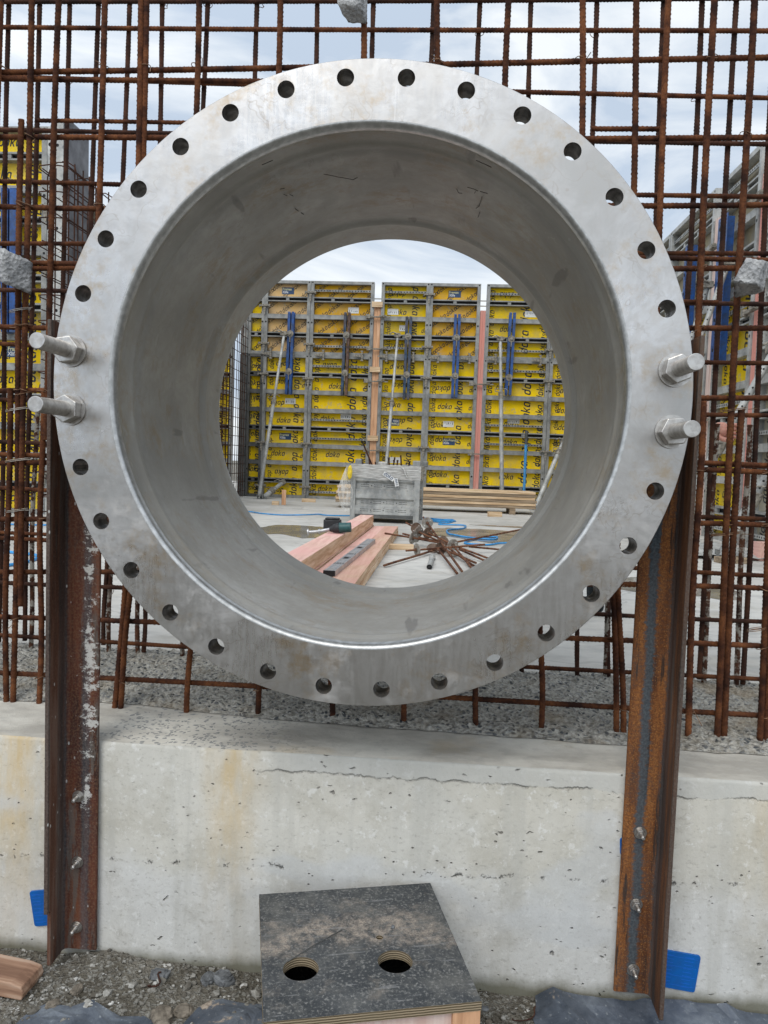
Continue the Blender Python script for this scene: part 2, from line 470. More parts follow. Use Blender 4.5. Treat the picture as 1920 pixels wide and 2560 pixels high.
def mat_ledge():
    n = NM('ledge_concrete', .85, 0.0, .3)
    sx, sy, sz = n.xyz()
    c = n.ramp(n.noise(3, 7, .62, n.map((1, 2, 1))), [(.3, (.37, .345, .30)), (.5, (.52, .49, .43)), (.7, (.63, .60, .53))])
    c = n.mix(n.ramp(n.noise(30, 6, .7), [(.5, 0.0), (.7, .4)]), c, (.34, .325, .30))
    rnd = n.vor(85, n.warp(40, .02, n.map((1, 1.1, 1))), out='Color')
    edge = n.vor(85, n.warp(40, .02, n.map((1, 1.1, 1))), feature='DISTANCE_TO_EDGE')
    rx = n.t.nodes.new('ShaderNodeSeparateColor'); n.L(rnd, rx.inputs[0])
    fl = n.math('MULTIPLY', n.ramp(rx.outputs[0], [(.60, 0.0), (.62, 1.0)]), n.ramp(edge, [(.08, 0.0), (.16, 1.0)]))
    ar = n.math('MULTIPLY', n.step(n.math('ADD', sx, n.math('MULTIPLY', n.noise(5, 3, .5), .3)), -.58, -.54), n.step(n.math('ADD', sx, n.math('MULTIPLY', n.noise(6, 3, .5), .3)), -.16, .02, 1.0, 0.0))
    c = n.mix(n.math('MULTIPLY', n.math('MULTIPLY', fl, ar), .85), c, (.20, .205, .205))
    c = n.mix(n.ramp(n.noise(4, 4, .6, n.map(loc=(5, 1, 1))), [(.56, 0.0), (.68, .45)]), c, (.50, .40, .26))
    hgt = n.math('ADD', n.noise(90, 5, .65), fl)
    return n.done(c, None, None, n.bump(hgt, .3, .003))
M_LEDGE = mat_ledge()
def mat_rough():
    n = NM('scabbled_concrete', .95, 0.0, .2)
    w = n.warp(30, .03)
    cell = n.vor(62, w, out='Color'); d = n.vor(62, w)
    cx = n.t.nodes.new('ShaderNodeSeparateColor'); n.L(cell, cx.inputs[0])
    stone = n.ramp(cx.outputs[0], [(.0, (.06, .068, .075)), (.35, (.15, .155, .155)), (.65, (.29, .29, .28)), (1.0, (.52, .51, .47))])
    sand = n.ramp(n.noise(60, 6, .7), [(.3, (.25, .235, .20)), (.6, (.52, .495, .44)), (.8, (.64, .61, .54))])
    c = n.mix(n.ramp(d, [(.28, 0.0), (.42, 1.0)]), stone, sand)
    c = n.mix(n.ramp(n.noise(5, 5, .6), [(.52, 0.0), (.66, .6)]), c, (.36, .29, .2))
    h = n.math('SUBTRACT', n.noise(80, 6, .7), n.math('MULTIPLY', d, 1.2))
    return n.done(c, None, None, n.bump(h, 1.0, .012))
M_ROUGH = mat_rough()
def mat_slab():
    n = NM('slab_concrete', .75, 0.0, .35)
    c = n.ramp(n.noise(.9, 8, .62, n.warp(.8, .5)), [(.3, (.42, .40, .36)), (.5, (.51, .49, .45)), (.7, (.58, .56, .52))])
    c = n.mix(n.ramp(n.noise(5, 7, .65, n.map((1, 2.2, 1))), [(.48, 0.0), (.68, .55)]), c, (.28, .275, .26))
    c = n.mix(n.ramp(n.noise(2.2, 5, .6, n.map(loc=(4, 4, 0))), [(.58, 0.0), (.68, .4)]), c, (.36, .32, .25))
    ed = n.vor(.9, n.warp(3, .4), feature='DISTANCE_TO_EDGE')
    c = n.mix(n.ramp(ed, [(.003, .45), (.009, 0.0)]), c, (.27, .26, .24))
    return n.done(c, None, None, n.bump(n.noise(45, 6, .7), .25, .006))
M_SLAB = mat_slab()
M_PUD = simple('wet_concrete', (.21, .19, .16), .16, 0, .3, 4, .5, .02)
def mat_dirt():
    n = NM('gravelly_earth', .95, 0, .2)
    c = n.ramp(n.noise(5, 8, .7), [(.3, (.085, .075, .058)), (.5, (.15, .135, .108)), (.7, (.24, .22, .185))])
    cell = n.vor(120, n.warp(60, .02), out='Color'); cx = n.t.nodes.new('ShaderNodeSeparateColor'); n.L(cell, cx.inputs[0])
    c = n.mix(n.ramp(cx.outputs[1], [(.6, 0.0), (.9, .8)]), c, (.33, .32, .29))
    h = n.math('ADD', n.noise(70, 6, .7), n.vor(120, n.warp(60, .02)))
    return n.done(c, None, None, n.bump(h, .9, .01))
M_DIRT = mat_dirt()
def mat_gravel():
    n = NM('gravel_stone', .9, 0, .25)
    cell = n.vor(55, out='Color', rnd=1); cx = n.t.nodes.new('ShaderNodeSeparateColor'); n.L(cell, cx.inputs[0])
    c = n.ramp(cx.outputs[0], [(0, (.085, .075, .06)), (.45, (.16, .15, .13)), (.75, (.25, .24, .215)), (.93, (.42, .41, .38)), (1, (.62, .61, .58))])
    c = n.mix(n.ramp(n.noise(200, 3, .6), [(.4, .4), (.6, 0.0)]), c, (.12, .105, .085))
    return n.done(c, None, None, n.bump(n.noise(250, 3, .6), .3, .002))
M_GRAVEL = mat_gravel()
def mat_fabric():
    n = NM('weathered_membrane', .5, 0, .5)
    c = n.ramp(n.noise(7, 7, .65), [(.3, (.035, .045, .062)), (.55, (.085, .10, .125)), (.75, (.16, .18, .205))])
    sa = n.math('MULTIPLY', n.ramp(n.noise(9, 6, .7, n.map(loc=(3, 3, 0))), [(.60, 0.0), (.64, 1.0)]), 1.0)
    c = n.mix(sa, c, n.ramp(n.noise(160, 4, .6), [(.4, (.24, .19, .15)), (.6, (.42, .35, .28))]))
    c = n.mix(n.ramp(n.noise(70, 5, .75), [(.6, 0.0), (.7, .6)]), c, (.38, .40, .41))
    return n.done(c, n.mix(sa, (.45, .45, .45), (.95, .95, .95)), None, n.bump(n.noise(90, 5, .7), .35, .004))
M_FABRIC = mat_fabric()
def mat_galv(name, k=1.0):
    n = NM(name, .55, .25, .4)
    c = n.ramp(n.noise(5, 6, .65, n.map((1, 1, .8))), [(.3, tuple(k * x for x in (.20, .205, .20))), (.5, tuple(k * x for x in (.31, .315, .305))), (.72, tuple(k * x for x in (.44, .44, .42)))])
    c = n.mix(n.ramp(n.noise(24, 6, .7), [(.5, 0.0), (.66, .6)]), c, tuple(k * x for x in (.38, .355, .31)))
    c = n.mix(n.ramp(n.noise(13, 4, .7, n.map(loc=(3, 8, 1))), [(.62, 0.0), (.68, .7)]), c, tuple(k * x for x in (.10, .10, .10)))
    return n.done(c, None, None, n.bump(n.noise(40, 4, .6), .2, .004))
M_GALV = mat_galv('galvanised_steel', .78)
M_GALV_D = mat_galv('dark_dirty_steel', .28)
M_GALV_L = mat_galv('bright_galvanised_steel', 1.2)
M_DARK = simple('dark_recess', (.012, .012, .013), .9, 0, .2, 10)
def mat_ply(name, a, b, worn, amt):
    n = NM(name, .7, 0, .15)
    c = n.ramp(n.noise(2.2, 5, .6), [(.3, a), (.7, b)])
    c = n.mix(n.math('MULTIPLY', n.ramp(n.noise(3.5, 6, .7, n.map(loc=(1, 5, 2))), [(.46, 0.0), (.62, 1.0)]), amt), c, worn)
    c = n.mix(n.ramp(n.noise(30, 6, .7), [(.60, 0.0), (.68, .5)]), c, (.16, .12, .06))
    c = n.mix(n.ramp(n.noise(4.5, 8, .75, n.map(loc=(7, 1, 3))), [(.58, 0.0), (.62, .55)]), c, (.42, .39, .31))
    oi = n.t.nodes.new('ShaderNodeObjectInfo')
    c = n.mix(1.0, c, n.math('MULTIPLY_ADD', oi.outputs['Random'], .28, .78), 'MULTIPLY')
    return n.done(c)
M_YEL = mat_ply('yellow_plywood', (.84, .56, .004), (.95, .67, .008), (.56, .43, .14), .6)
M_ORA = mat_ply('orange_plywood', (.68, .35, .012), (.80, .46, .025), (.62, .42, .17), .5)
M_TAN = mat_ply('worn_tan_plywood', (.52, .35, .18), (.64, .44, .22), (.70, .40, .07), .4)
M_BEI = mat_ply('weathered_plywood', (.30, .27, .21), (.42, .38, .30), (.5, .38, .1), .25)
M_INK = simple('printed_ink', (.018, .022, .032), .6, 0, .4, 8)
M_INKF = simple('faded_ink', (.085, .07, .05), .7, 0, .4, 8)
M_PLATE = simple('name_plate_blue', (.012, .045, .12), .4, 0, .3, 9)
M_PLTXT = simple('name_plate_letters', (.72, .70, .42), .5, 0, .1, 9)
M_WHT = simple('white_paper', (.66, .66, .64), .6, 0, .1, 20)
M_BLUE = simple('blue_painted_steel', (.012, .065, .24), .45, 0, .35, 14, .5, .1, (.04, .06, .09))
M_BLUE_W = simple('worn_blue_steel', (.03, .06, .11), .6, 0, .5, 10, .4, .15, (.12, .075, .045))
M_SHIM = simple('blue_plastic', (.0, .10, .38), .4, 0, .1, 30)
M_HOSE = simple('blue_hose', (.03, .26, .58), .45, 0, .15, 20)
def mat_wood(name, a, b, c2, ax=(1, .06, 1), pink=None):
    n = NM(name, .75, 0, .3)
    g = n.noise(38, 5, .6, n.map(ax, vec=n.warp(2, .04)))
    c = n.ramp(g, [(.3, a), (.55, b), (.75, c2)])
    if pink:
        c = n.mix(n.ramp(n.noise(2.5, 5, .65, n.map(loc=(2, 1, 0))), [(.36, .15), (.62, .9)]), c, pink)
    c = n.mix(n.ramp(n.noise(18, 5, .7, n.map(loc=(0, 3, 3))), [(.64, 0.0), (.72, .4)]), c, (.14, .08, .05))
    return n.done(c, None, None, n.bump(g, .2, .002))
M_WOOD = mat_wood('raw_timber', (.50, .31, .18), (.66, .46, .30), (.76, .58, .42))
M_WOODX = mat_wood('raw_timber_x', (.46, .31, .18), (.62, .45, .28), (.74, .58, .40), (.06, 1, 1))
M_WOODZ = mat_wood('raw_timber_z', (.50, .27, .15), (.66, .38, .22), (.74, .48, .31), (1, 1, .06))
M_WOODW = mat_wood('weathered_timber', (.16, .12, .08), (.28, .21, .14), (.38, .29, .2), (.06, 1, 1))
M_PINK = mat_wood('pink_treated_timber', (.58, .36, .28), (.70, .48, .39), (.76, .58, .48), (1, .06, 1), (.74, .40, .36))
M_PINKZ = mat_wood('pink_treated_timber_z', (.52, .24, .19), (.60, .30, .25), (.68, .40, .33), (1, 1, .06), (.66, .26, .21))
M_PALE = mat_wood('pale_pink_timber', (.60, .42, .36), (.68, .52, .46), (.74, .60, .54), (1, 1, .06))
def mat_spacer():
    n = NM('broken_concrete', .95, 0, .2)
    c = n.ramp(n.noise(14, 7, .7), [(.3, (.25, .255, .26)), (.55, (.42, .42, .42)), (.75, (.56, .56, .55))])
    c = n.mix(n.ramp(n.vor(110, n.warp(60, .02)), [(.18, .7), (.3, 0.0)]), c, (.16, .165, .17))
    return n.done(c, None, None, n.bump(n.math('ADD', n.noise(60, 6, .7), n.vor(90)), .8, .008))
M_SPACER = mat_spacer()
def mat_filmply():
    n = NM('black_film_faced_ply', .6, 0, .4)
    sx, sy, sz = n.xyz()
    c = n.ramp(n.noise(7, 7, .7), [(.3, (.030, .034, .038)), (.55, (.046, .050, .054)), (.75, (.075, .079, .082))])
    c = n.mix(n.ramp(n.noise(150, 5, .75), [(.52, 0.0), (.66, .8)]), c, (.28, .275, .26))
    c = n.mix(n.ramp(n.noise(12, 8, .75, n.map(loc=(5, 2, 0))), [(.46, 0.0), (.66, .55)]), c, (.17, .165, .15))
    # swept arc of sawdust
    dx = n.math('ADD', sx, .02); dy = n.math('ADD', sy, .17)
    rr = n.math('SQRT', n.math('ADD', n.math('MULTIPLY', dx, dx), n.math('MULTIPLY', dy, dy)))
    arc = n.ramp(n.math('ADD', n.math('ABSOLUTE', n.math('SUBTRACT', rr, .235)), n.math('MULTIPLY', n.math('SUBTRACT', n.noise(15, 7, .7), .5), .30)), [(.01, 1.0), (.085, 0.0)])
    arc = n.math('MULTIPLY', arc, n.step(n.math('ADD', sy, n.math('MULTIPLY', n.noise(13, 5, .65), .12)), .02, .05))
    sand = n.ramp(n.noise(260, 3, .6), [(.4, (.25, .205, .165)), (.6, (.41, .35, .29))])
    c = n.mix(n.math('MULTIPLY', arc, n.ramp(n.noise(45, 7, .75), [(.40, .05), (.60, .9)])), c, sand)
    c = n.mix(n.ramp(n.noise(9, 6, .7, n.map(loc=(3, 1, 0))), [(.6, 0.0), (.7, .5)]), c, (.24, .205, .17))
    sc = n.ramp(n.noise(50, 2, .5, n.map((.2, 2, 1), rot=(0, 0, .2))), [(.66, 0.0), (.70, .35)])
    c = n.mix(sc, c, (.3, .3, .3))
    return n.done(c, None, None, n.bump(n.noise(80, 6, .7), .3, .003))
M_FILM = mat_filmply()
def mat_plyedge():
    n = NM('plywood_edge', .85, 0, .2)
    sx, sy, sz = n.xyz()
    w = n.t.nodes.new('ShaderNodeTexWave'); w.bands_direction = 'Z'; w.inputs['Scale'].default_value = 60
    w.inputs['Distortion'].default_value = .8; w.inputs['Detail'].default_value = 2
    n.L(n.obj, w.inputs['Vector'])
    c = n.ramp(w.outputs[1], [(.3, (.10, .075, .045)), (.6, (.34, .27, .18))])
    c = n.mix(n.ramp(n.noise(25, 5, .7), [(.5, 0.0), (.68, .5)]), c, (.2, .17, .11))
    return n.done(c, None, None, n.bump(w.outputs[1], .4, .002))
M_PLYEDGE = mat_plyedge()

# ================================================================== SETTING: ground, wall, slab
TW = 3.4                                  # half width of the modelled wall
ZL, ZS, ZG, YF = -.925, -.885, -1.52, .18  # ledge top, slab top, ground, wall face
gm = MB()
gm.add([(-400, -400, ZG - .03), (400, -400, ZG - .03), (400, 400, ZG - .03), (-400, 400, ZG - .03)], [(0, 1, 2, 3)])
tag(gm.build('ground', M_DIRT), kind='structure')
def gh(x, y):
    return ZG + .010 * fbm(x * 4, y * 4, 1) + .004 * fbm(x * 30, y * 30, 2) + .022 * math.exp(-((x + .66) / .07) ** 2 - ((y - .16) / .05) ** 2) \
        - .018 * max(0, x) + .012 * max(0, (y + .05)) - .02 * max(0, min(1, -y / .5))
de = MB()
de.grid(lambda u, v: (lerp(-2.2, 2.2, u), lerp(-2.4, YF + .02, v), gh(lerp(-2.2, 2.2, u), lerp(-2.4, YF + .02, v))), 300, 170)
tag(de.build('earth', M_DIRT), kind='structure')
sb = MB()
sb.box(-14, 14, .97, 22, ZS - .4, ZS)
tag(sb.build('floor_slab', M_SLAB), kind='structure')

# concrete wall: cast face, trowelled ledge strip, scabbled joint
wl = MB()
NX = 520
def wprof(x):
    e = .006 + .005 * max(0, fbm(x * 14, 3.3)) + .010 * max(0, fbm(x * 5, 9.1) - .15)
    yb = lerp(.455, .372, min(1, max(0, (x + 1.0) / 2.0))) + .045 * math.exp(-((x + .72) / .25) ** 2) + .010 * fbm(x * 9, 2.2)
    w = .002 * fbm(x * 3, 1.7)
    return [(YF, -1.75), (YF + w, -1.3), (YF + w, ZL - e * 1.1), (YF + e * .45 + w, ZL - e * .3), (YF + e, ZL), ((YF + yb) / 2, ZL + .002 * fbm(x * 4, 6)), (yb, ZL + .001)]
cols = []
for i in range(NX + 1):
    x = lerp(-TW, TW, i / NX); cols.append([(x, y, z) for y, z in wprof(x)])
m = len(cols[0])
vv = [p for c in cols for p in c]
ff = [(i * m + j, (i + 1) * m + j, (i + 1) * m + j + 1, i * m + j + 1) for i in range(NX) for j in range(m - 1)]
wl.add(vv, ff, 0, True)
for k in range(len(wl.f)):
    if k % (m - 1) >= 4: wl.mi[k] = 1
wall = wl.build('concrete_wall', [M_WALL, M_LEDGE], fix=False)
tag(wall, 'pale cast concrete base wall with rust washes, under the big steel flange', 'wall')
rg = MB()
def rough(u, v):
    x = lerp(-TW, TW, u)
    yb = wprof(x)[-1][0]
    y = lerp(yb - .004, .99, v)
    s = min(1, v * 12) * (1 if v < .96 else (1 - v) / .04)
    z = lerp(ZL + .003, ZS - .006, v) + s * (.010 + .010 * fbm(x * 16, y * 16, 5) + .011 * abs(fbm(x * 42, y * 42, 7, 3)))
    return (x, y, z)
rg.grid(rough, 1100, 95)
rgo = rg.build('scabbled_joint', M_ROUGH, wall, fix=False)

# ------------------------------------------------------------------ gravel (uncountable) and stones
ico = [(0, 0, 1), (.894, 0, .447), (.276, .851, .447), (-.724, .526, .447), (-.724, -.526, .447), (.276, -.851, .447),
       (.724, .526, -.447), (-.276, .851, -.447), (-.894, 0, -.447), (-.276, -.851, -.447), (.724, -.526, -.447), (0, 0, -1)]
icf = [(0, 1, 2), (0, 2, 3), (0, 3, 4), (0, 4, 5), (0, 5, 1), (1, 6, 2), (2, 7, 3), (3, 8, 4), (4, 9, 5), (5, 10, 1),
       (6, 7, 2), (7, 8, 3), (8, 9, 4), (9, 10, 5), (10, 6, 1), (11, 7, 6), (11, 8, 7), (11, 9, 8), (11, 10, 9), (11, 6, 10)]
icn = np.array(ico)
gv = MB()
for i in range(9500):
    x = random.uniform(-1.5, 1.5); y = random.uniform(-.42, .178)
    s = random.choice((.0018, .0025, .003, .004, .005)) * random.uniform(.7, 1.4)
    if random.random() < .06: s = random.uniform(.006, .016) * random.uniform(.6, 1)
    q = icn * (1 + rng.uniform(-.3, .3, (12, 1))) * np.array([random.uniform(.7, 1.5), random.uniform(.7, 1.3), random.uniform(.4, .8)]) * s
    a = random.uniform(0, 6.28); c_, s_ = math.cos(a), math.sin(a)
    q = np.stack([q[:, 0] * c_ - q[:, 1] * s_, q[:, 0] * s_ + q[:, 1] * c_, q[:, 2]], 1) + np.array([x, y, gh(x, y) + s * .25])
    gv.add(q.tolist(), icf)
tag(gv.build('gravel', M_GRAVEL, fix=False), 'fine grey gravel strewn over the earth at the foot of the concrete wall', 'gravel', kind='stuff')

def rock(name, loc, size, mat, seed, lab, cat, sub=3, rot=0, rough_=.25, group=None, fr=2.2):
    import bmesh
    bm = bmesh.new()
    bmesh.ops.create_icosphere(bm, subdivisions=sub, radius=1)
    for v in bm.verts:
        p = v.co.copy()
        p = Vector([math.copysign(abs(c) ** .55, c) for c in p]).normalized() * (1 + rough_ * mnoise.fractal(p * fr + Vector((seed, 0, 0)), 1, 2, 4))
        v.co = Vector((p.x * size[0], p.y * size[1], p.z * size[2]))
    me = bpy.data.meshes.new(name); bm.to_mesh(me); bm.free(); me.materials.append(mat)
    o = bpy.data.objects.new(name, me); col.objects.link(o); o.location = loc; o.rotation_euler = (0, 0, rot)
    return tag(o, lab, cat, group)
M_STONE = simple('slate_stone', (.13, .135, .14), .85, 0, .4, 40, .3, .5)
M_STONE2 = simple('brown_stone', (.17, .145, .115), .9, 0, .35, 50, .3, .5)
for i, (x, y, s, mt, lb) in enumerate([
    (-.494, .118, .020, M_STONE, 'grey slate stone lying near the wall left of the black plywood box'),
    (-.367, .124, .018, M_STONE, 'blue grey stone at the wall foot beside a larger flat one'),
    (-.330, .133, .024, M_STONE, 'large flat slate stone at the wall foot closest to the black plywood box'),
    (-.716, -.004, .014, M_STONE2, 'round olive stone below the cut timber piece'),
    (-.438, -.016, .026, M_STONE2, 'big sandy clod on the gravel left of the black plywood box'),
    (-.392, .005, .020, M_STONE2, 'dark brown stone beside the big sandy clod'),
    (-.680, .045, .013, M_STONE2, 'small brown clod on the gravel right of the cut timber piece'),
    (.49, .10, .012, M_GRAVEL, 'whitish stone beside the crumpled membrane on the right')]):
    rock('stone', (x, y, gh(x, y) + s * .3), (s * 1.3, s, s * .6), mt, i * 3.1, lb, 'stone', 3, i * 1.3, .3, 'loose stones along the wall')

# crumpled membrane sheets
def sheet(poly_fn, nu, nv, lab, name='membrane_sheet'):
    b = MB(); b.grid(poly_fn, nu, nv, 0, False)
    o = b.build(name, M_FABRIC, fix=False)
    so = o.modifiers.new('thick', 'SOLIDIFY'); so.thickness = .003; so.offset = 0
    return tag(o, lab, 'membrane', 'membrane sheets on the ground')
def shR(u, v):
    x = lerp(.47, 2.1, u); 
    y0 = YF - .012 - .05 * math.exp(-((x - .62) / .1) ** 2) * 0 ; 
    y = lerp(y0 + .008 * fbm(x * 6, 1), -.45 + .05 * fbm(x * 5, 4), v)
    h = .018 * math.exp(-(v / .10) ** 2) * (1 - .35 * min(1, max(0, (x - .75) / .3)))
    fold = .030 * (.35 - abs(fbm(x * 3.2 + y * 2, y * 4 - x * 2, 3, 3))) + .012 * math.exp(-((x - .60 + y * .6) / .035) ** 2) + .012 * math.exp(-((x - .80 - y * .9) / .03) ** 2)
    e = min(1, u * 30)
    return (x + .02 * fbm(y * 9, 2) * (1 - e), y, gh(x, y) + .004 + (h + fold) * (.25 + .75 * e))
sheet(shR, 64, 22, 'crumpled blue grey membrane along the wall foot under the orange rusty angle iron')
def shL(u, v):
    a = v * 2 * math.pi; r = u * (1 + .28 * fbm(math.cos(a) * 2, math.sin(a) * 2, 8))
    x = -.60 + r * .20 * math.cos(a); y = -.115 + r * .12 * math.sin(a)
    return (x, y, gh(x, y) + .010 * (1 - u * u) + .016 * fbm(x * 14, y * 14, 4) * (1 - u) + .002)
sheet(shL, 9, 26, 'half buried dark membrane patch in the gravel at the lower left')
def shM(u, v):
    a = v * 2 * math.pi; r = u * (1 + .3 * fbm(math.cos(a) * 2 + 5, math.sin(a) * 2, 8))
    x = -.265 + r * .12 * math.cos(a); y = -.08 + r * .14 * math.sin(a)
    return (x, y, gh(x, y) + .012 * (1 - u * u) + .008 * fbm(x * 11, y * 11, 4) * (1 - u) + .003)
sheet(shM, 9, 26, 'dark membrane patch sticking out left of the black plywood box')

# ------------------------------------------------------------------ the flanged pipe
NH, R0, RB, RP, RH, TF = 32, .7275, .5925, .690, .0195, .076
pipe = empty('flanged_pipe', (0, 0, 0))
tag(pipe, 'huge round stainless steel pipe end with a drilled flange, in the middle of the rebar', 'pipe')
fl = MB()
PH = -.0054
NS = 24
def sector(k, y):
    a0 = math.pi / 2 - (k - .5) * 2 * math.pi / NH + PH
    h = math.pi / NH
    ch = RH
    hole = []; bd = []
    cx, cz = RP * math.cos(a0), RP * math.sin(a0)
    for j in range(NS):
        t = 2 * math.pi * j / NS
        ux, uz = math.cos(t), math.sin(t)      # local radial, tangential
        hole.append((cx + RH * (ux * math.cos(a0) - uz * math.sin(a0)), y, cz + RH * (ux * math.sin(a0) + uz * math.cos(a0))))
        # boundary of the sector: square mapped to radius / angle
        m_ = max(abs(ux), abs(uz)); sx, sz = ux / m_, uz / m_
        rr = RP + (R0 - RP if sx > 0 else RP - RB - .004) * sx
        aa = a0 + sz * h
        bd.append((rr * math.cos(aa), y, rr * math.sin(aa)))
    return hole, bd
for k in range(NH):
    hf, bf = sector(k, 0.0); hb, bb = sector(k, TF)
    # small chamfer ring on the hole
    q = [(0.0, 0)]
    v = hf + bf + hb + bb
    n = NS
    f = []
    for j in range(n):
        j2 = (j + 1) % n
        f.append((j, j2, n + j2, n + j))
        f.append((2 * n + j2, 2 * n + j, 3 * n + j, 3 * n + j2))
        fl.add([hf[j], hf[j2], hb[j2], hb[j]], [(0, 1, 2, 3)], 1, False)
    fl.add(v, f, 0, False)
NR = 256
def ring_surface(b, prof, mi=0, smooth=True, n=NR):
    v = []
    for r, y in prof:
        for i in range(n):
            a = 2 * math.pi * i / n
            v.append((r * math.cos(a), y, r * math.sin(a)))
    f = []
    for j in range(len(prof) - 1):
        for i in range(n):
            i2 = (i + 1) % n
            f.append((j * n + i, j * n + i2, (j + 1) * n + i2, (j + 1) * n + i))
    b.add(v, f, mi, smooth)
ring_surface(fl, [(R0, 0.0), (R0 + .0012, .0015), (R0 + .0012, TF - .0015), (R0, TF)], 0, True)
flo = fl.build('flange', [M_FLANGE, M_HOLE], pipe)
bd = MB()
prof = [(RB + .0045, .0003)]
for i in range(9):
    t = i / 8 * math.pi / 2
    prof.append((RB + .001 - .0095 * math.sin(t) + .002 * (1 - math.sin(t)), .0003 + .018 * (1 - math.cos(t))))
prof += [(RB - .0088, .024)]
ring_surface(bd, prof)
bd.build('weld_bead', M_BEAD, pipe, fix=False)
sh = MB()
P_ = [(RB - .007, .020), (RB - .006, .031), (RB - .004, .045)]
for i in range(90):
    y = .05 + i * (.893 - .05) / 89
    r = RB + .003 * math.sin(y * 9) 
    r -= .0075 * math.exp(-((y - .125) / .010) ** 2)
    r += .0045 * math.exp(-((y - .16) / .02) ** 2)
    r -= .0105 * math.exp(-((y - .70) / .016) ** 2)

    r += .0040 * math.exp(-((y - .665) / .02) ** 2)
    P_.append((r, y))
re = P_[-1][0]
P_ += [(re, .893)]
ring_surface(sh, P_)
ring_surface(sh, [(re, .893), (re + .014, .893)], 0, False)
ring_surface(sh, [(re + .014, .893), (re + .014, TF)])
# a slight out-of-round so that reflections wander like on rolled plate
sv = np.array(sh.v)
ang = np.arctan2(sv[:, 2], sv[:, 0])
k_ = 1 + .0011 * np.sin(5 * ang + 3 * sv[:, 1]) + .0007 * np.sin(11 * ang + 7 * sv[:, 1] + 1)
k_ = np.where(sv[:, 1] > .05, k_, 1)
sv[:, 0] *= k_; sv[:, 2] *= k_
sh.v = [tuple(p) for p in sv.tolist()]
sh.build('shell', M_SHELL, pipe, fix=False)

# marker strokes written inside the pipe
M_MARK = simple('black_marker', (.05, .045, .04), .6, 0, .5, 60)
def stroke(P, w=.0009):
    b = MB(); pts = []
    for i in range(len(P) - 1):
        for k in range(6):
            t = k / 6; pts.append((lerp(P[i][0], P[i + 1][0], t), lerp(P[i][1], P[i + 1][1], t)))
    pts.append(P[-1])
    b.path([(( RB - .0042) * math.cos(R(a)), y, (RB - .0042) * math.sin(R(a))) for a, y in pts], w, 5)
    b.build('marker_stroke', M_MARK, pipe)
STROKES = [[(116.78, .075), (114.1, .078)], [(66.59, .076), (62.73, .072)], [(104.4, .249), (101.35, .286), (97.75, .321), (96.5, .31)], [(116.0, .243), (114.9, .25)], [(115.8, .282), (115.2, .30)], [(114.5, .30), (113.9, .318)],
           [(115.05, .406), (114.6, .43)], [(114.2, .45), (113.7, .469)], [(70.7, .302), (70.14, .325), (69.2, .32)], [(67.9, .262), (66.4, .255), (65.0, .254)], [(64.5, .25), (62.5, .238)], [(65.7, .265), (65.9, .28)],
           [(63.8, .277), (64.2, .359), (64.9, .382)], [(63.7, .396), (64.0, .445)]]
for P in STROKES: stroke(P)

# stud bolts through the flange
def hexpoly(r, rot=0): return [(r * math.cos(R(60) * i + rot), r * math.sin(R(60) * i + rot)) for i in range(6)]
def stud(x, z, yend, lab, rot):
    o = tag(empty('stud_bolt', (x, 0, z)), lab, 'bolt', 'stud bolts through the flange')
    b = MB()
    b.tube((0, yend + .0012, 0), (0, .155, 0), .0175, n=36)
    b.tube((0, yend, 0), (0, yend + .0012, 0), .0163, .0175, n=36)
    b.build('rod', M_BOLT, o)
    nb = MB(); nb.prism(hexpoly(.0325, rot), -.0335, -.0055, 'xz')
    nb.build('nut', M_BOLT, o, bevel=.0022)
    wb = MB(); wb.tube((0, -.0055, 0), (0, -.0006, 0), .037, n=48)
    wb.build('washer', M_BOLT, o, bevel=.0008)
    nb = MB(); nb.prism(hexpoly(.030, rot + .2), TF + .002, TF + .03, 'xz')
    nb.build('nut', M_BOLT, o, bevel=.002)
for sgn, z, ye, lab, rot in ((-1, .0715, -.152, 'upper left stud bolt sticking out of the flange towards the viewer, end face tilted left', .15),
                             (-1, -.0635, -.157, 'lower left stud bolt sticking out of the flange above the dark iron', .48),
                             (1, .0635, -.137, 'upper right stud bolt sticking out of the flange', .40),
                             (1, -.0715, -.138, 'lower right stud bolt sticking out of the flange just below the upper right one', .10)):
    stud(sgn * .6866, z, ye, lab, rot)

# ------------------------------------------------------------------ angle irons
def iron(hx, sgn, ztop, zflat, ztip, notch, mat, lab):
    o = tag(empty('angle_iron', (hx, YF - .006, zflat)), lab, 'angle iron', 'angle irons carrying the flange')
    t = .011
    H = ztop - zflat
    b = MB()
    # flat leg and root fillet as a profile in xy, extruded in z
    pts = [(0, 0), (.096, 0), (.0985, -.004), (.0985, -.009), (.096, -t), (t + .010, -t), (t + .004, -t - .003), (t + .001, -t - .009), (t, -t - .012), (0, -t - .012)]
    b.prism([(sgn * x, y) for x, y in pts], 0, H, 'xy')
    b.build('flat_leg', mat, o)
    b = MB()
    L_ = .1
    zt = ztip - zflat
    poly = [(-t - .010, zt + .05), (-t - .012, H)] + [(-L_, H)]
    if notch: poly += [(-L_, .145), (-.082, .145), (-.082, .0)]
    else: poly += [(-L_, .0)]
    poly += [(-L_ + .002 if not notch else -.080, -.004), (-t - .010, -.002)]
    x0, x1 = (0.0005, t - .0005)
    b.prism(poly, sgn * x0, sgn * x1, 'yz')
    b.build('outstanding_leg', mat, o, bevel=.0015)
    return o
iron(-.784, 1, .157, -1.487, -1.487, True, M_IRON_L, 'dark red rusty angle iron with white cement splashes, bolted to the wall at the left')
iron(.772, -1, .154, -1.484, -1.48, False, M_IRON_R, 'bright orange rusty angle iron with a blue grey scale stripe, at the right')
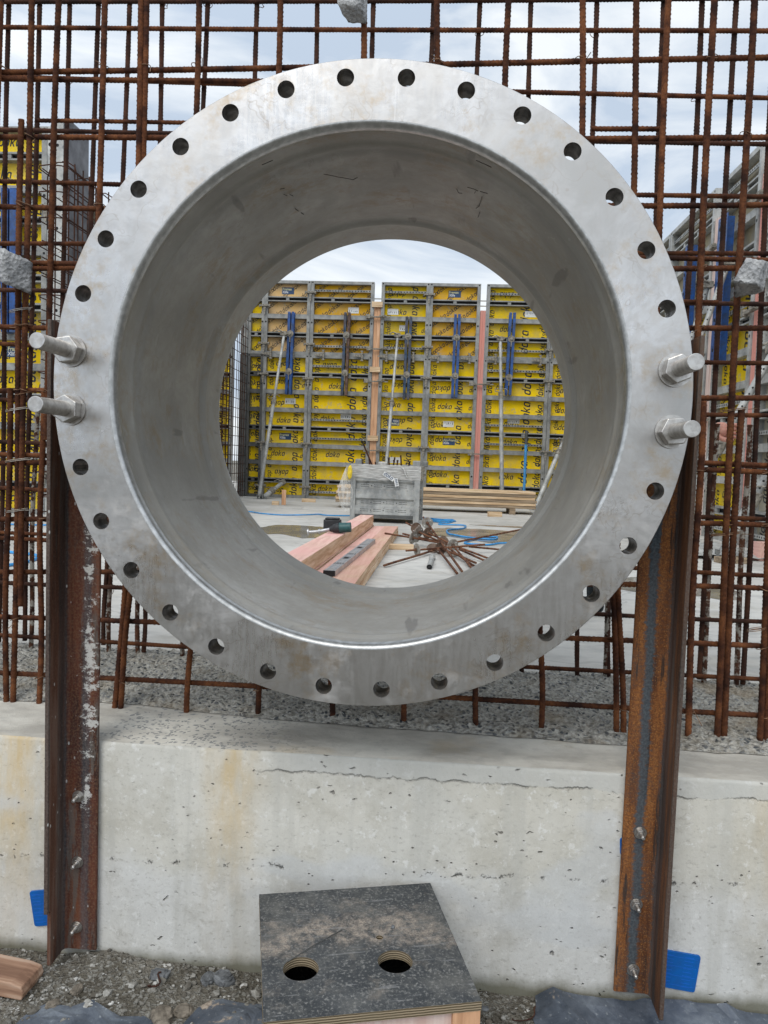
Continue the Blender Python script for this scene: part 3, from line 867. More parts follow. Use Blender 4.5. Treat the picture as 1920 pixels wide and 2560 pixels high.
def anchor(x, z, lab, rot=0.3, tilt=0):
    o = tag(empty('anchor_bolt', (x, YF - .006 - .0112, z)), lab, 'anchor bolt', 'anchor bolts in the angle irons')
    w = MB(); w.tube((0, -.0002, 0), (0, -.003, 0), .0155, n=28); w.build('washer', M_BOLT, o)
    w = MB(); w.prism(hexpoly(.0118, rot), -.0135, -.0032, 'xz'); w.build('nut', M_BOLT, o, bevel=.001)
    w = MB(); w.tube((0, 0.03, 0), (0, -.031, 0), .0052, n=16); w.tube((0, -.031, 0), (0, -.034, 0), .0052, .003, n=16)
    for i in range(8): w.tube((0, -.0135 - i * .0021, 0), (0, -.0145 - i * .0021, 0), .0057, n=16)
    w.build('threaded_rod', M_BOLT, o)
for x, z, r_, lb in ((-.737, -1.067, .2, 'top anchor bolt in the dark rusty left angle iron'), (-.737, -1.246, .6, 'middle anchor bolt in the dark rusty left angle iron'),
                     (-.738, -1.425, .9, 'lowest anchor bolt in the dark rusty left angle iron'), (.716, -1.064, .3, 'top anchor bolt in the orange rusty right angle iron'),
                     (.716, -1.250, .1, 'middle anchor bolt in the orange rusty right angle iron'), (.718, -1.422, .7, 'lowest anchor bolt in the orange rusty right angle iron')):
    anchor(x, z, lb, r_)
M_SHIM2 = simple('blue_plastic_light', (.01, .13, .54), .4, 0, .1, 30)
def shim(cx, cz, w, h, rot, lab):
    o = MB()
    q = []
    rr = .006
    for (sx, sz, a) in ((1, 1, 0), (-1, 1, 90), (-1, -1, 180), (1, -1, 270)):
        for k in range(5):
            t = R(a + k * 22.5); q.append((sx * (w / 2 - rr) + rr * math.cos(t), sz * (h / 2 - rr) + rr * math.sin(t)))
    o.prism(q, -.0055, 0, 'xz')
    ob = o.build('packing_shim', M_SHIM, bevel=.0006)
    ob.location = (cx, YF - .0004, cz); ob.rotation_euler = (0, rot, 0)
    g = MB()
    for i in range(9):
        zz = lerp(-h / 2 + .01, h / 2 - .01, i / 8)
        for xx in (-.28 * w, .22 * w):
            g.box(xx - .011, xx + .011, -.0061, -.0054, zz - .0005, zz + .0005)
    for i in range(4):
        zz = lerp(-h / 2 + .012, h / 2 - .012, i / 3)
        g.box(-w / 2 + .006, w / 2 - .006, -.0060, -.0054, zz - .0004, zz + .0004)
    g.build('moulded_lines', M_SHIM2, ob)
    tag(ob, lab, 'shim', 'blue packing shims behind the irons')
shim(-.832, -1.388, .075, .098, R(-9), 'blue plastic shim showing left of the dark rusty angle iron near its foot')
shim(.834, -1.425, .098, .098, R(6), 'blue plastic shim showing right of the orange rusty angle iron near its foot')
shim(.7145, -1.108, .085, .045, R(-4), 'sliver of blue shim showing left of the orange angle iron beside its top anchor')

# ------------------------------------------------------------------ rebar mats
def rebar_mesh(p0, p1, r, bow=.0025, n=10, step=.004, pitch=.0115, mat=None):
    p0, p1 = np.array(p0, float), np.array(p1, float)
    Ln = np.linalg.norm(p1 - p0)
    d = (p1 - p0) / Ln
    ref = np.array([0, 1, 0.]) if abs(d[1]) < .8 else np.array([0, 0, 1.])
    a = np.cross(d, ref); a /= np.linalg.norm(a); b = np.cross(d, a)
    m = max(2, int(Ln / step)) + 1
    s = np.linspace(0, Ln, m)
    ph = random.uniform(0, 6.28); k = random.uniform(1.2, 2.6)
    off = bow * np.sin(s / Ln * math.pi * k + ph)
    off -= np.linspace(off[0], off[-1], m)
    off2 = bow * .6 * np.sin(s / Ln * math.pi * k * 1.3 + ph * 2); off2 -= np.linspace(off2[0], off2[-1], m)
    t = np.linspace(0, 2 * np.pi, n, endpoint=False) + random.uniform(0, 1)
    T, S = np.meshgrid(t, s)
    sk = np.abs(((T / np.pi) % 1.0) - .5) * 2
    fr = ((S + sk * .007 + (T > np.pi) * pitch * .5) / pitch) % 1.0
    rib = np.clip(1 - np.abs(fr - .5) / .28, 0, 1)
    rad = r * (.90 + .22 * rib)
    cx = p0 + np.outer(s, d) + np.outer(off, a) + np.outer(off2, b)
    V = cx[:, None, :] + rad[..., None] * (np.cos(T)[..., None] * a + np.sin(T)[..., None] * b)
    V = V.reshape(-1, 3)
    i = np.arange(m - 1)[:, None] * n; j = np.arange(n)[None, :]; j2 = (j + 1) % n
    F = np.stack([i + j, i + j2, i + n + j2, i + n + j], -1).reshape(-1, 4)
    me = bpy.data.meshes.new('rebar')
    nv, nf = len(V), len(F)
    caps = [list(range(n - 1, -1, -1)), list(range((m - 1) * n, m * n))]
    me.vertices.add(nv); me.vertices.foreach_set('co', V.ravel())
    me.loops.add(nf * 4 + 2 * n); me.loops.foreach_set('vertex_index', np.concatenate([F.ravel(), caps[0], caps[1]]))
    me.polygons.add(nf + 2)
    me.polygons.foreach_set('loop_start', np.concatenate([np.arange(nf) * 4, [nf * 4, nf * 4 + n]]))
    me.polygons.foreach_set('use_smooth', np.array([True] * nf + [False] * 2))
    me.materials.append(mat or M_REBAR)
    me.update(calc_edges=True)
    return me
def bar(name, p0, p1, r, parent, **kw):
    o = bpy.data.objects.new(name, rebar_mesh(p0, p1, r, **kw))
    col.objects.link(o); o.parent = parent
    return o
RC = .655
def zc(x): return math.sqrt(max(0, RC * RC - x * x))
# (x at z=0, slope dx/dz, top z, bottom z); 9 = up out of view, -9 = down into concrete, 'c' = cut at the pipe
FVB = [(-1.153, 0.026, 9, -9), (-1.052, 0.0131, 9, -0.63), (-1.073, 0.0111, 0.79, -9), (-1.095, 0.0086, 0.02, -9), (-0.982, 0.0279, 9, -0.13), (-0.992, 0.0114, 0.02, -9), (-0.845, 0.0201, 9, -0.42), (-0.722, 0.0035, 9, 'c'), (-0.706, 0.0039, 9, 'c'), (-0.706, 0.0645, 'c', -9), (-0.668, 0.0851, 'c', -9), (-0.559, 0.0065, 9, 'c'), (-0.502, 0.0442, 'c', -9), (-0.312, -0.0083, 9, 'c'), (-0.352, -0.0246, 'c', -9), (-0.056, -0.026, 9, 'c'), (-0.117, -0.0087, 'c', -9), (0.16, -0.0328, 9, 'c'), (0.05, -0.0585, 'c', -9), (0.345, -0.0255, 9, 'c'), (0.287, -0.0316, 'c', -9), (0.556, -0.0384, 9, 'c'), (0.456, -0.0475, 'c', -9), (0.694, -0.0329, 9, 'c'), (0.643, -0.0766, 'c', -9), (0.662, -0.0771, 'c', -9), (0.767, -0.0168, 9, -0.3), (0.88, -0.0092, 9, -0.12), (0.902, -0.0159, 0.04, -9), (0.984, -0.0141, 9, -9), (1.006, -0.0102, 0.02, -9), (1.091, -0.0256, 9, -9), (1.096, -0.0375, -0.17, -9),
       (-1.29, .02, 9, -9), (-1.43, .01, 9, -9), (1.22, -.02, 9, -9), (1.35, -.01, 9, -9)]
RVB = [(-1.402, 0.0147, 9, -0.87), (-1.3, 0.0181, 9, -0.86), (-1.272, 0.024, 0.03, -9), (-1.192, 0.019, 9, -0.85), (-1.087, 0.0205, 9, -0.7), (-0.98, 0.0194, 9, 'c'), (-0.853, 0.0124, 9, 'c'), (-0.704, 0.0194, 9, 'c'), (-0.495, -0.0025, 9, 'c'), (-0.302, 0.0037, 9, 'c'), (-0.115, 0.0096, 9, 'c'), (0.1, -0.0054, 9, 'c'), (0.261, -0.0036, 9, 'c'), (0.457, -0.0215, 9, 'c'), (0.661, -0.0183, 9, 'c'), (0.886, -0.0198, 9, -0.33), (0.989, -0.0088, 9, -0.87), (1.099, -0.0063, 9, -0.87), (1.112, -0.0099, 0.01, -9), (1.238, -0.0158, 9, -0.88), (1.22, -0.011, 0.01, -9), (-0.996, 0.0252, -0.4, -0.86), (-0.995, -0.001, -0.4, -9), (-0.892, -0.006, 'c', -9), (-0.864, 0.0035, 'c', -0.879), (-0.741, -0.0183, 'c', -9), (0.428, -0.0811, 'c', -9), (0.639, -0.0583, 'c', -9), (0.749, -0.0388, 'c', -9), (0.767, -0.0341, 'c', -9),
       (-1.53, .015, 9, -9), (1.36, -.01, 9, -9), (1.48, -.01, 9, -9)]
FHB = [(1.14, 1.133), (.937, .965), (.747, .761), (.551, .58), (.373, .407), (.207, .246), (.017, .05), (-.192, -.151), (-.361, -.302), (-.524, -.484), (-.669, -.645), (-.845, -.841)]
RHB = [(1.39, 1.39), (1.303, 1.283), (1.13, 1.08), (.954, .93), (.776, .758), (.563, .568), (.397, .399), (.212, .217), (.027, .042), (-.129, -.125), (-.303, -.311), (-.481, -.49), (-.642, -.652), (-.84, -.85)]
front = tag(empty('rebar_mat', (0, .45, ZL)), 'front mat of thick rusty rebar right behind the flange, nearest to the viewer', 'rebar')
rear = tag(empty('rebar_mat', (0, .93, ZL)), 'rear mat of rusty rebar, seen dark behind the front mat', 'rebar')
front['group'] = rear['group'] = 'rebar mats of the wall under construction'
def mats(V, H, y, yh, root, r, rh, ztop, zbot, hx, step):
    for i, (x, s, a, b) in enumerate(V):
        if a == 'c':
            zt = -zc(x) - .01
            zt = -max(.05, -zt) if zt < 0 else -.30
            if abs(x) > RC: zt = -.30
        else: zt = ztop if a == 9 else a
        if b == 'c':
            zb = zc(x) + .01
            if abs(x) > RC: zb = .0
        else: zb = zbot if b == -9 else b
        lap = i > 0 and abs(x - V[i - 1][0]) < .03
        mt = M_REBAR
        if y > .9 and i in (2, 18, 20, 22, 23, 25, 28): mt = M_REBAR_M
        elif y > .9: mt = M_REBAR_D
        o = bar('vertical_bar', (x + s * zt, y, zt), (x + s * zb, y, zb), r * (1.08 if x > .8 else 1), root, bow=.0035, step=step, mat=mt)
        o.matrix_parent_inverse = root.matrix_world.inverted() if False else Matrix.Translation(-root.location)
    for i, (zl, zr) in enumerate(H):
        zz = lambda x: lerp(zl, zr, (x + .95) / 1.9)
        zm = zz(0)
        segs = [(-hx, hx)] if abs(zm) > RC else [(-hx, -math.sqrt(RC * RC - zm * zm)), (math.sqrt(RC * RC - zm * zm), hx)]
        for x0, x1 in segs:
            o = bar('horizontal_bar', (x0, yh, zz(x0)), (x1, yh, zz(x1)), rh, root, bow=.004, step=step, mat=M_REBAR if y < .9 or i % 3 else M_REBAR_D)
            o.matrix_parent_inverse = Matrix.Translation(-root.location)
mats(FVB, FHB, .45, .4665, front, .0088, .0081, 1.45, ZL - .06, 1.7, .0042)
mats(RVB, RHB, .93, .914, rear, .0086, .0080, 1.75, ZS - .06, 1.9, .0055)
def lapbar(p0, p1, r, root, name='horizontal_bar'):
    o = bar(name, p0, p1, r, root, bow=.0003); o.matrix_parent_inverse = Matrix.Translation(-root.location)
lapbar((-1.7, .4665, .918), (-.35, .4665, .905), .0078, front)
lapbar((-1.03, .4665, .795), (-.52, .4665, .790), .006, front)
lapbar((-.55, .4665, .765), (-.46, .4665, .765), .006, front)
lapbar((.56, .4665, .779), (.755, .4665, .779), .0072, front)
lapbar((-1.7, .4665, .388), (-.6, .4665, .388), .0078, front)
lapbar((.66, .4665, .432), (1.7, .4665, .428), .0072, front)
lapbar((.74, .4665, .314), (.93, .4665, .314), .0062, front)
lapbar((-1.7, .4665, -.178), (-.7, .4665, -.175), .0076, front)
lapbar((.6, .4665, -.128), (1.7, .4665, -.136), .0068, front)
lapbar((-1.9, .914, -.463), (-.6, .914, -.463), .007, rear)
# tie wires twisted round the crossings, one mesh per mat part
def ties(root, y, r, Vs, Hs, prob, seed):
    rn = random.Random(seed)
    for (x, s, a, b) in Vs:
        for zl, zr in Hs:
            z = lerp(zl, zr, (x + .95) / 1.9); xx = x + s * z
            top = 9 if a == 9 else (-.3 if a == 'c' else a); bot = -9 if b == -9 else (.3 if b == 'c' else b)
            if not (bot < z < top) or abs(x) > 1.2 or math.hypot(xx, z) < .72 or rn.random() > prob: continue
            w = MB(); pts = []
            tw = rn.uniform(-.6, .6)
            for k in range(15):
                t = k / 14 * 2 * math.pi * 1.0
                pts.append((xx + (r + .0035) * 1.25 * math.cos(t), y + .008 + (r * 2.1) * math.sin(t) , z + tw * .012 * math.cos(t) + rn.uniform(-.001, .001)))
            dx = rn.uniform(-.03, .03)
            pts.append((xx + dx, y - .012 - rn.random() * .012, z + rn.uniform(-.03, .01)))
            w.path(pts, .0012, 5)
            o = w.build('tie_wire', M_WIRE, root); o.matrix_parent_inverse = Matrix.Translation(-root.location)
M_WIRE = simple('tie_wire', (.20, .11, .06), .6, .3, .5, 60)
ties(front, .45, .0085, FVB, FHB, .34, 4)
ties(rear, .93, .008, RVB, RHB, .14, 9)
# long bundle ties over doubled bars
for (x0, x1, z) in ((-1.09, -1.045, .24), (-1.10, -1.05, -.05), (-1.10, -1.045, -.20), (-1.10, -1.05, -.35), (.955, 1.01, .01), (.955, 1.015, -.335), (1.07, 1.105, -.6)):
    w = MB()
    for dz in (0, .004):
        w.path([(lerp(x0 - .01, x1 + .01, (1 - math.cos(t)) / 2), .452 + .012 * -math.sin(t), z + dz + .012 * (1 - math.cos(t)) / 2) for t in [k / 10 * 2 * math.pi for k in range(11)]], .0011, 5)
    w.path([(x1 + .01, .44, z + .01), (x1 + .03, .425, z + .012)], .001, 5)
    o = w.build('tie_wire', simple('bright_wire', (.42, .38, .33), .5, .5, .2, 30) if x0 < 0 else M_WIRE, front); o.matrix_parent_inverse = Matrix.Translation(-front.location)

# concrete spacers hung on the front mat
def spacer(verts, faces, lab, seed):
    import bmesh
    me = bpy.data.meshes.new('spacer_block'); me.from_pydata(verts, [], faces)
    bm = bmesh.new(); bm.from_mesh(me)
    bmesh.ops.recalc_face_normals(bm, faces=bm.faces)
    bmesh.ops.subdivide_edges(bm, edges=bm.edges, cuts=7, use_grid_fill=True)
    for v in bm.verts:
        nn = v.normal
        v.co += nn * (.0035 * fbm(v.co.x * 45 + seed, v.co.y * 45, v.co.z * 45) + .0015 * fbm(v.co.x * 150, v.co.y * 150 + seed, v.co.z * 150))
    for f in bm.faces: f.smooth = True
    bm.to_mesh(me); bm.free(); me.materials.append(M_SPACER)
    o = bpy.data.objects.new('spacer_block', me); col.objects.link(o)
    tag(o, lab, 'concrete block', 'concrete spacers tied to the rebar')
BF = [(0, 1, 2, 3), (7, 6, 5, 4), (0, 4, 5, 1), (1, 5, 6, 2), (2, 6, 7, 3), (3, 7, 4, 0)]
spacer([(-.145, .385, 1.068), (-.082, .39, 1.066), (-.082, .39, 1.17), (-.142, .385, 1.17), (-.12, .425, 1.040), (-.070, .43, 1.041), (-.068, .43, 1.17), (-.135, .43, 1.17)], BF,
       'grey concrete block tied to the rebar at the very top above the flange', 1)
spacer([(-1.125, .365, .332), (-1.064, .355, .305), (-1.058, .355, .398), (-1.11, .365, .412), (-1.09, .43, .325), (-1.019, .425, .288), (-1.014, .425, .378), (-1.07, .43, .405)], BF,
       'chipped white concrete block tied to the doubled rebar at the left edge', 2)
spacer([(.933, .37, .350), (.99, .355, .335), (1.00, .36, .398), (.962, .37, .407), (.962, .43, .318), (1.035, .425, .335), (1.045, .425, .415), (.995, .43, .424)], BF,
       'speckled grey concrete block hanging on the rebar at the right edge', 3)

# ------------------------------------------------------------------ plywood box on the ground
bx = tag(empty('plywood_box', (0, 0, 0)), 'weathered black film faced plywood box with two round holes, standing before the wall', 'box')
c0 = Vector((.0395, -.092, 0)); ba = math.atan2(.170 - .062, .211 + .211)
bx.location = (c0.x, c0.y, ZG - .005); bx.rotation_euler = (0, 0, ba)
HW = .218; ZT = -1.24 - (ZG - .005)
import bmesh
def holed_plate(name, w, z0, z1, holes, mats_, parent):
    # polygon with holes filled by triangle_fill, then extruded
    bm = bmesh.new(); edges = []
    def loop(pts):
        vs_ = [bm.verts.new((x, y, z1)) for x, y in pts]
        for i in range(len(vs_)): edges.append(bm.edges.new((vs_[i], vs_[(i + 1) % len(vs_)])))
    ed = []
    for (ax, ay, bx_, by) in ((-w, -w, w, -w), (w, -w, w, w), (w, w, -w, w), (-w, w, -w, -w)):
        for k in range(40):
            t = k / 40; j = .0012 * fbm(ax * 50 + t * 40, ay * 50 + bx_ * 9)
            jc = (-.010 * max(0, fbm(t * 6 + ax, 4.4)) if False else 0)
            x, y = lerp(ax, bx_, t), lerp(ay, by, t)
            n_ = Vector((-(by - ay), bx_ - ax)).normalized()
            ed.append((x + n_.x * (j + jc), y + n_.y * (j + jc)))
    loop(ed)
    for hx_, hy_, hr in holes: loop([(hx_ + hr * math.cos(2 * math.pi * k / 40), hy_ + hr * math.sin(2 * math.pi * k / 40)) for k in range(40)])
    bmesh.ops.triangle_fill(bm, use_beauty=True, use_dissolve=False, edges=edges)
    for f in bm.faces:
        if f.normal.z < 0: f.normal_flip()
    top = list(bm.faces)
    r_ = bmesh.ops.extrude_face_region(bm, geom=top)
    nv = [g for g in r_['geom'] if isinstance(g, bmesh.types.BMVert)]
    for v in nv: v.co.z = z0
    bmesh.ops.recalc_face_normals(bm, faces=bm.faces)
    for f in bm.faces: f.material_index = 0 if abs(f.normal.z) > .5 else 1
    me = bpy.data.meshes.new(name); bm.to_mesh(me); bm.free()
    for m_ in mats_: me.materials.append(m_)
    o = bpy.data.objects.new(name, me); col.objects.link(o); o.parent = parent
    return o
def loc(wx, wy):
    d = Vector((wx - c0.x, wy - c0.y)); return (d.x * math.cos(-ba) - d.y * math.sin(-ba), d.x * math.sin(-ba) + d.y * math.cos(-ba))
h1 = loc(-.074, -.196); h2 = loc(.124, -.148); h3 = loc(.084, -.069)
holed_plate('top_board', HW, ZT - .020, ZT, [(h1[0], h1[1], .038), (h2[0], h2[1], .038), (h3[0], h3[1], .008)], [M_FILM, M_PLYEDGE], bx)
for (x0, x1, y0, y1) in ((-.205, .205, -.205, -.187), (-.205, .205, .187, .205), (-.205, -.187, -.186, .186), (.187, .205, -.186, .186)):
    b = MB(); b.box(x0, x1, y0, y1, 0, ZT - .0205); b.build('side_board', M_PALE if y0 == -.205 else M_FILM, bx)
for sx_ in (-1, 1):
    b = MB(); b.box(min(sx_ * .217, sx_ * .160), max(sx_ * .217, sx_ * .160), -.2165, -.2055, 0, ZT - .0205); b.build('corner_batten', M_WOODZ, bx)
st = MB(); a_ = loc(-.105, -.180); b_ = loc(-.005, -.055)
st.path([(a_[0], a_[1], ZT + .003), ((a_[0] + b_[0]) / 2, (a_[1] + b_[1]) / 2, ZT + .005), (b_[0], b_[1], ZT + .002)], .0011, 6)
so_ = st.build('nail', M_GALV_D); so_.parent = None
so_.location = bx.location; so_.rotation_euler = bx.rotation_euler
tag(so_, 'thin grey wire nail lying across the black plywood box top beside its left hole', 'nail')
px_, py_ = .112, -.03
rock('pebble', (px_, py_, -1.24 + .0035), (.0045, .006, .004), M_STONE, 5, 'small dark pebble lying on the black plywood box top', 'pebble', 2)
# scraps of wire and a root by the box
for i, (x, y, l_, a_) in enumerate(((.33, .03, .16, -.5), (.36, -.05, .20, -.3), (.40, .06, .10, .6), (-.50, .06, .05, 1.2))):
    b = MB(); b.path([(x + math.cos(a_) * l_ * t + .010 * math.sin(t * 9 + i), y + math.sin(a_) * l_ * t + .006 * math.cos(t * 7), gh(x, y) + .012 + .006 * math.sin(t * 5 + i)) for t in [k / 12 for k in range(13)]], .0018 + .0006 * (i % 2), 5)
    tag(b.build('wire_scrap', M_REBAR_D), ('thin brown root lying right of the plywood box', 'long bent wire scrap lying right of the plywood box', 'short wire scrap beside the wall right of the plywood box', 'tiny wire scrap on the gravel left of the plywood box')[i], 'wire', 'scraps on the ground')
for i in range(14):
    x, y = random.uniform(.27, 1.0), random.uniform(.02, .15)
    if x > .47: y = random.uniform(-.10, .06)
    s_ = random.uniform(.006, .013)
    rock('stone', (x, y, gh(x, y) + (.014 if x > .47 else .004)), (s_ * 1.3, s_, s_ * .6), (M_STONE, M_STONE2, M_GRAVEL)[i % 3], 20 + i * 1.7, 'small loose stone on the ground at the lower right', 'stone', 2, i, .3, 'small loose stones at the lower right')
# sawn offcut at the lower left
oc = MB()
oc.prism([(-.30, .0), (.0, .0), (.004, .018), (-.002, .034), (-.030, .040), (-.30, .046)], -.045, .045, 'xz')
oco = oc.build('timber_offcut', mat_wood('orange_timber', (.20, .11, .07), (.36, .215, .14), (.48, .34, .25), (.06, 1, 1)), bevel=.003)
oco.location = (-.797, .045, gh(-.85, .03) + .003); oco.rotation_euler = (0, R(3), R(-4))
tag(oco, 'sawn orange brown timber offcut lying on the gravel at the lower left', 'timber')

# ================================================================== FORMWORK: lettering
def ring_strokes(w=.74, h=1.0, t=.20, c=.18):
    o = [(c, 0), (w - c, 0), (w, c), (w, h - c), (w - c, h), (c, h), (0, h - c), (0, c)]
    i_ = [(c * .5 + t, t), (w - c * .5 - t, t), (w - t, c * .5 + t), (w - t, h - c * .5 - t), (w - c * .5 - t, h - t), (c * .5 + t, h - t), (t, h - c * .5 - t), (t, c * .5 + t)]
    return [[o[k], o[(k + 1) % 8], i_[(k + 1) % 8], i_[k]] for k in range(8)]
def word_quads():
    q = []; x = 0; t = .20
    def sh(L_, dx): return [[(a + dx, b) for a, b in p] for p in L_]
    rs = ring_strokes()
    q += sh(rs, 0) + [[(.55, .8), (.72, .8), (.72, 1.42), (.55, 1.42)]]
    q += sh(rs, .92)
    kx = 1.84
    q += [[(kx, 0), (kx + t, 0), (kx + t, 1.42), (kx, 1.42)], [(kx + .15, .42), (kx + .36, .42), (kx + .72, 1.0), (kx + .50, 1.0)],
          [(kx + .20, .56), (kx + .36, .62), (kx + .74, 0), (kx + .52, 0)]]
    q += sh([p for i, p in enumerate(rs) if i not in (0, 1)], 2.72) + [[(2.72 + .12, 0), (2.72 + .50, 0), (2.72 + .44, t), (2.72 + .17, t)], [(2.72 + .55, 0), (2.72 + .72, 0), (2.72 + .72, .3), (2.72 + .55, .3)]]
    return [[(a + .22 * b - .2, b) for a, b in p] for p in q]
WORD = word_quads(); WLEN = 3.5
def clip(poly, x0, x1, z0, z1):
    for ax, lim, sg in ((0, x0, 1), (0, x1, -1), (1, z0, 1), (1, z1, -1)):
        out = []
        for i in range(len(poly)):
            a, b = poly[i - 1], poly[i]
            da, db = (a[ax] - lim) * sg, (b[ax] - lim) * sg
            if da >= 0: 
                if db >= 0: out.append(b)
                else: t = da / (da - db); out.append((a[0] + (b[0] - a[0]) * t, a[1] + (b[1] - a[1]) * t))
            elif db >= 0:
                t = da / (da - db); out.append((a[0] + (b[0] - a[0]) * t, a[1] + (b[1] - a[1]) * t)); out.append(b)
        poly = out
        if len(poly) < 3: return None
    return poly
def letter(b, cx, cz, size, ang, rect, y, mi=0):
    ca, sa = math.cos(ang), math.sin(ang)
    for p in WORD:
        q = [(cx + ((u - WLEN / 2) * ca - (v - .5) * sa) * size, cz + ((u - WLEN / 2) * sa + (v - .5) * ca) * size) for u, v in p]
        q = clip(q, *rect)
        if q: b.add([(a, y, c) for a, c in q], [tuple(range(len(q)))], mi)
_fonts = {}
def text_mesh(name, body, size, mat, parent, loc, rot=(R(90), 0, 0), width=1.0, bold=.0, align='LEFT'):
    cu = bpy.data.curves.new(name, 'FONT'); cu.body = body; cu.size = size; cu.offset = bold * size
    cu.align_x = align; cu.space_line = .95
    to = bpy.data.objects.new(name, cu); col.objects.link(to)
    dg = bpy.context.evaluated_depsgraph_get()
    me = bpy.data.meshes.new_from_object(to.evaluated_get(dg))
    bpy.data.objects.remove(to)
    me.materials.clear(); me.materials.append(mat)
    o = bpy.data.objects.new(name, me); col.objects.link(o)
    o.location = loc; o.rotation_euler = rot; o.scale = (width, 1, 1); o.parent = parent
    return o

FD = .115     # frame depth
def hexdisc(b, x, y, z, r, mi, n=10):
    b.add([(x + r * math.cos(6.2832 * k / n), y, z + r * math.sin(6.2832 * k / n)) for k in range(n)], [tuple(range(n))], mi)
def panel(root_loc, rot, w, h, ribs, ply, lab, style, seed, galv=None, holes=(), ink=None, plates=(), stickers=(), group='framed formwork panels', side=.062):
    """ribs: (z, kind) with kind P plain, D double, H perforated; z from the panel's foot"""
    rn = random.Random(seed)
    o = tag(empty('formwork_panel', root_loc, rot), lab, 'formwork panel', group)
    g = galv or M_GALV
    b = MB()
    t = side
    b.box(0.001, t, 0, FD, 0, h - .001); b.box(w - t, w - .001, 0, FD, 0, h - .001)
    b.box(t, w - t, .001, FD, 0, .055); b.box(t, w - t, .001, FD, h - .055, h - .001)
    fields = [.055]
    for z, k in sorted(ribs):
        if k == 'P':
            b.box(t, w - t, .008, FD - .002, z - .040, z + .040)
            b.box(t, w - t, .0065, .008, z + .030, z + .040)
            fields += [z - .04, z + .04]
        elif k == 'D':
            b.box(t, w - t, .006, FD - .002, z + .024, z + .045); b.box(t, w - t, .006, FD - .002, z - .045, z - .027)
            b.box(t, w - t, .060, FD - .003, z - .027, z + .024, 1)
            nb_ = 1 if w < 1 else 2
            for i in range(nb_):
                xx = t + (w - 2 * t) * (i + 1) / (nb_ + 1)
                b.box(xx - .03, xx + .03, .012, .046, z - .022, z + .020)
            fields += [z - .045, z + .045]
        elif k == 'H':
            b.box(t, w - t, .03, .036, z - .020, z + .020)
            b.box(t, w - t, .036, .075, z + .012, z + .018)
            m_ = int((w - 2 * t) / .052)
            for i in range(m_):
                hexdisc(b, t + (w - 2 * t) * (i + .5) / m_, .0285, z, .0115, 1)
    fields.append(h - .055)
    for z in holes:
        for xx in (.031, w - .031): hexdisc(b, xx, -.0015, z, .017, 1, 14)
    for xx in (.03, w - .03): hexdisc(b, xx, -.0015, h - .03, .014, 1, 12)
    b.build('frame', [g, M_DARK], o)
    b = MB(); b.box(t, w - t, FD - .012, FD + .006, .05, h - .05)
    b.build('plywood', ply, o)
    lb = MB(); yy = FD - .0135
    rect = (t + .004, w - t - .004, .058, h - .058)
    if style == 'diag':
        sz = .062
        r_ = 0; z = -.2
        while z < h + .4:
            x = -.3 + (r_ % 2) * .17
            while x < w + .3:
                letter(lb, x, z + (x * 0), sz, R(38) if (r_ + int(x * 3)) % 2 else R(38), rect, yy)
                x += .36
            z += .135; r_ += 1
    elif style == 'mix':
        pos = []
        n_col = 2 if w < 1 else 3
        for i in range(n_col):
            xc = (w * (.14 if i == 0 else .80 if i == n_col - 1 else .66)) if n_col == 3 else w * (.16 if i == 0 else .72)
            xc += w * rn.uniform(-.05, .05)
            sz = (.08, .12, .13)[i % 3] if n_col == 3 and i < 2 else (.10 if i else .068)
            if n_col == 3 and i == 2: xc = w * .90; sz = .09
            z = rn.uniform(-.3, .2)
            while z < h + .2:
                if rn.random() < .8: letter(lb, xc, z, sz, R(90) if rn.random() < .7 else R(-90), rect, yy); z += sz * 4.6
        for a, c in zip(fields[0::2], fields[1::2]):
            if c - a < .1: continue
            if rn.random() < .75:
                letter(lb, w * rn.uniform(.3, .5), lerp(a, c, rn.uniform(.35, .65)), .075, R(180) if rn.random() < .35 else 0, rect, yy - .0004)
            if rn.random() < .5: letter(lb, w * .98, lerp(a, c, .35), .062, 0, rect, yy - .0006)
    if lb.v: lb.build('lettering', ink or M_INK, o, fix=False)
    for (x, z, lines, up) in plates:
        p = MB(); p.box(-.115, .115, -.001, .001, -.062, .062)
        po = p.build('name_plate', M_PLATE, o); po.location = (x, FD - .0155, z)
        if up: po.rotation_euler = (0, R(180), 0)
        text_mesh('plate_lettering', lines[0], .062, M_PLTXT, po, (-.105, -.0016, .010), width=.95, bold=.02)
        text_mesh('plate_lettering', lines[1], .062, M_WHT, po, (-.105, -.0016, -.045), width=.95, bold=.02)
    for (x, z, ww) in stickers:
        p = MB(); p.box(-ww / 2, ww / 2, -.001, .0, -.055, .055); 
        for i in range(int(ww / .035)):
            if i % 3 != 2 or True:
                xx = -ww / 2 + .02 + i * .035; p.box(xx, xx + rn.uniform(.006, .016), -.0018, -.001, -.03, -.03 + rn.uniform(.01, .045), 1)
        po = p.build('paper_label', [M_WHT, M_INK], o); po.location = (x, FD - .0155, z)
        po.rotation_euler = (0, 0 if rn.random() < .6 else R(180), 0)
    return o
LOWB = [(.33, 'D'), (.67, 'P'), (1.0, 'P'), (1.33, 'D'), (1.67, 'P'), (2.01, 'P'), (2.34, 'D')]
UPB = [(.37, 'D'), (.71, 'P'), (1.03, 'D')]
LOWH = LOWB + [(.13, 'H'), (1.15, 'H'), (1.50, 'H'), (2.51, 'H')]
UPH = UPB + [(.17, 'H'), (1.20, 'H')]
YW = 12.6; ZJ = 1.825; LH = ZJ - ZS; UH = 1.373
FX = ('Framax', 'Xlife'); AFX = ('Alu-Framax', 'Xlife')
OR = (0, 0, 0)
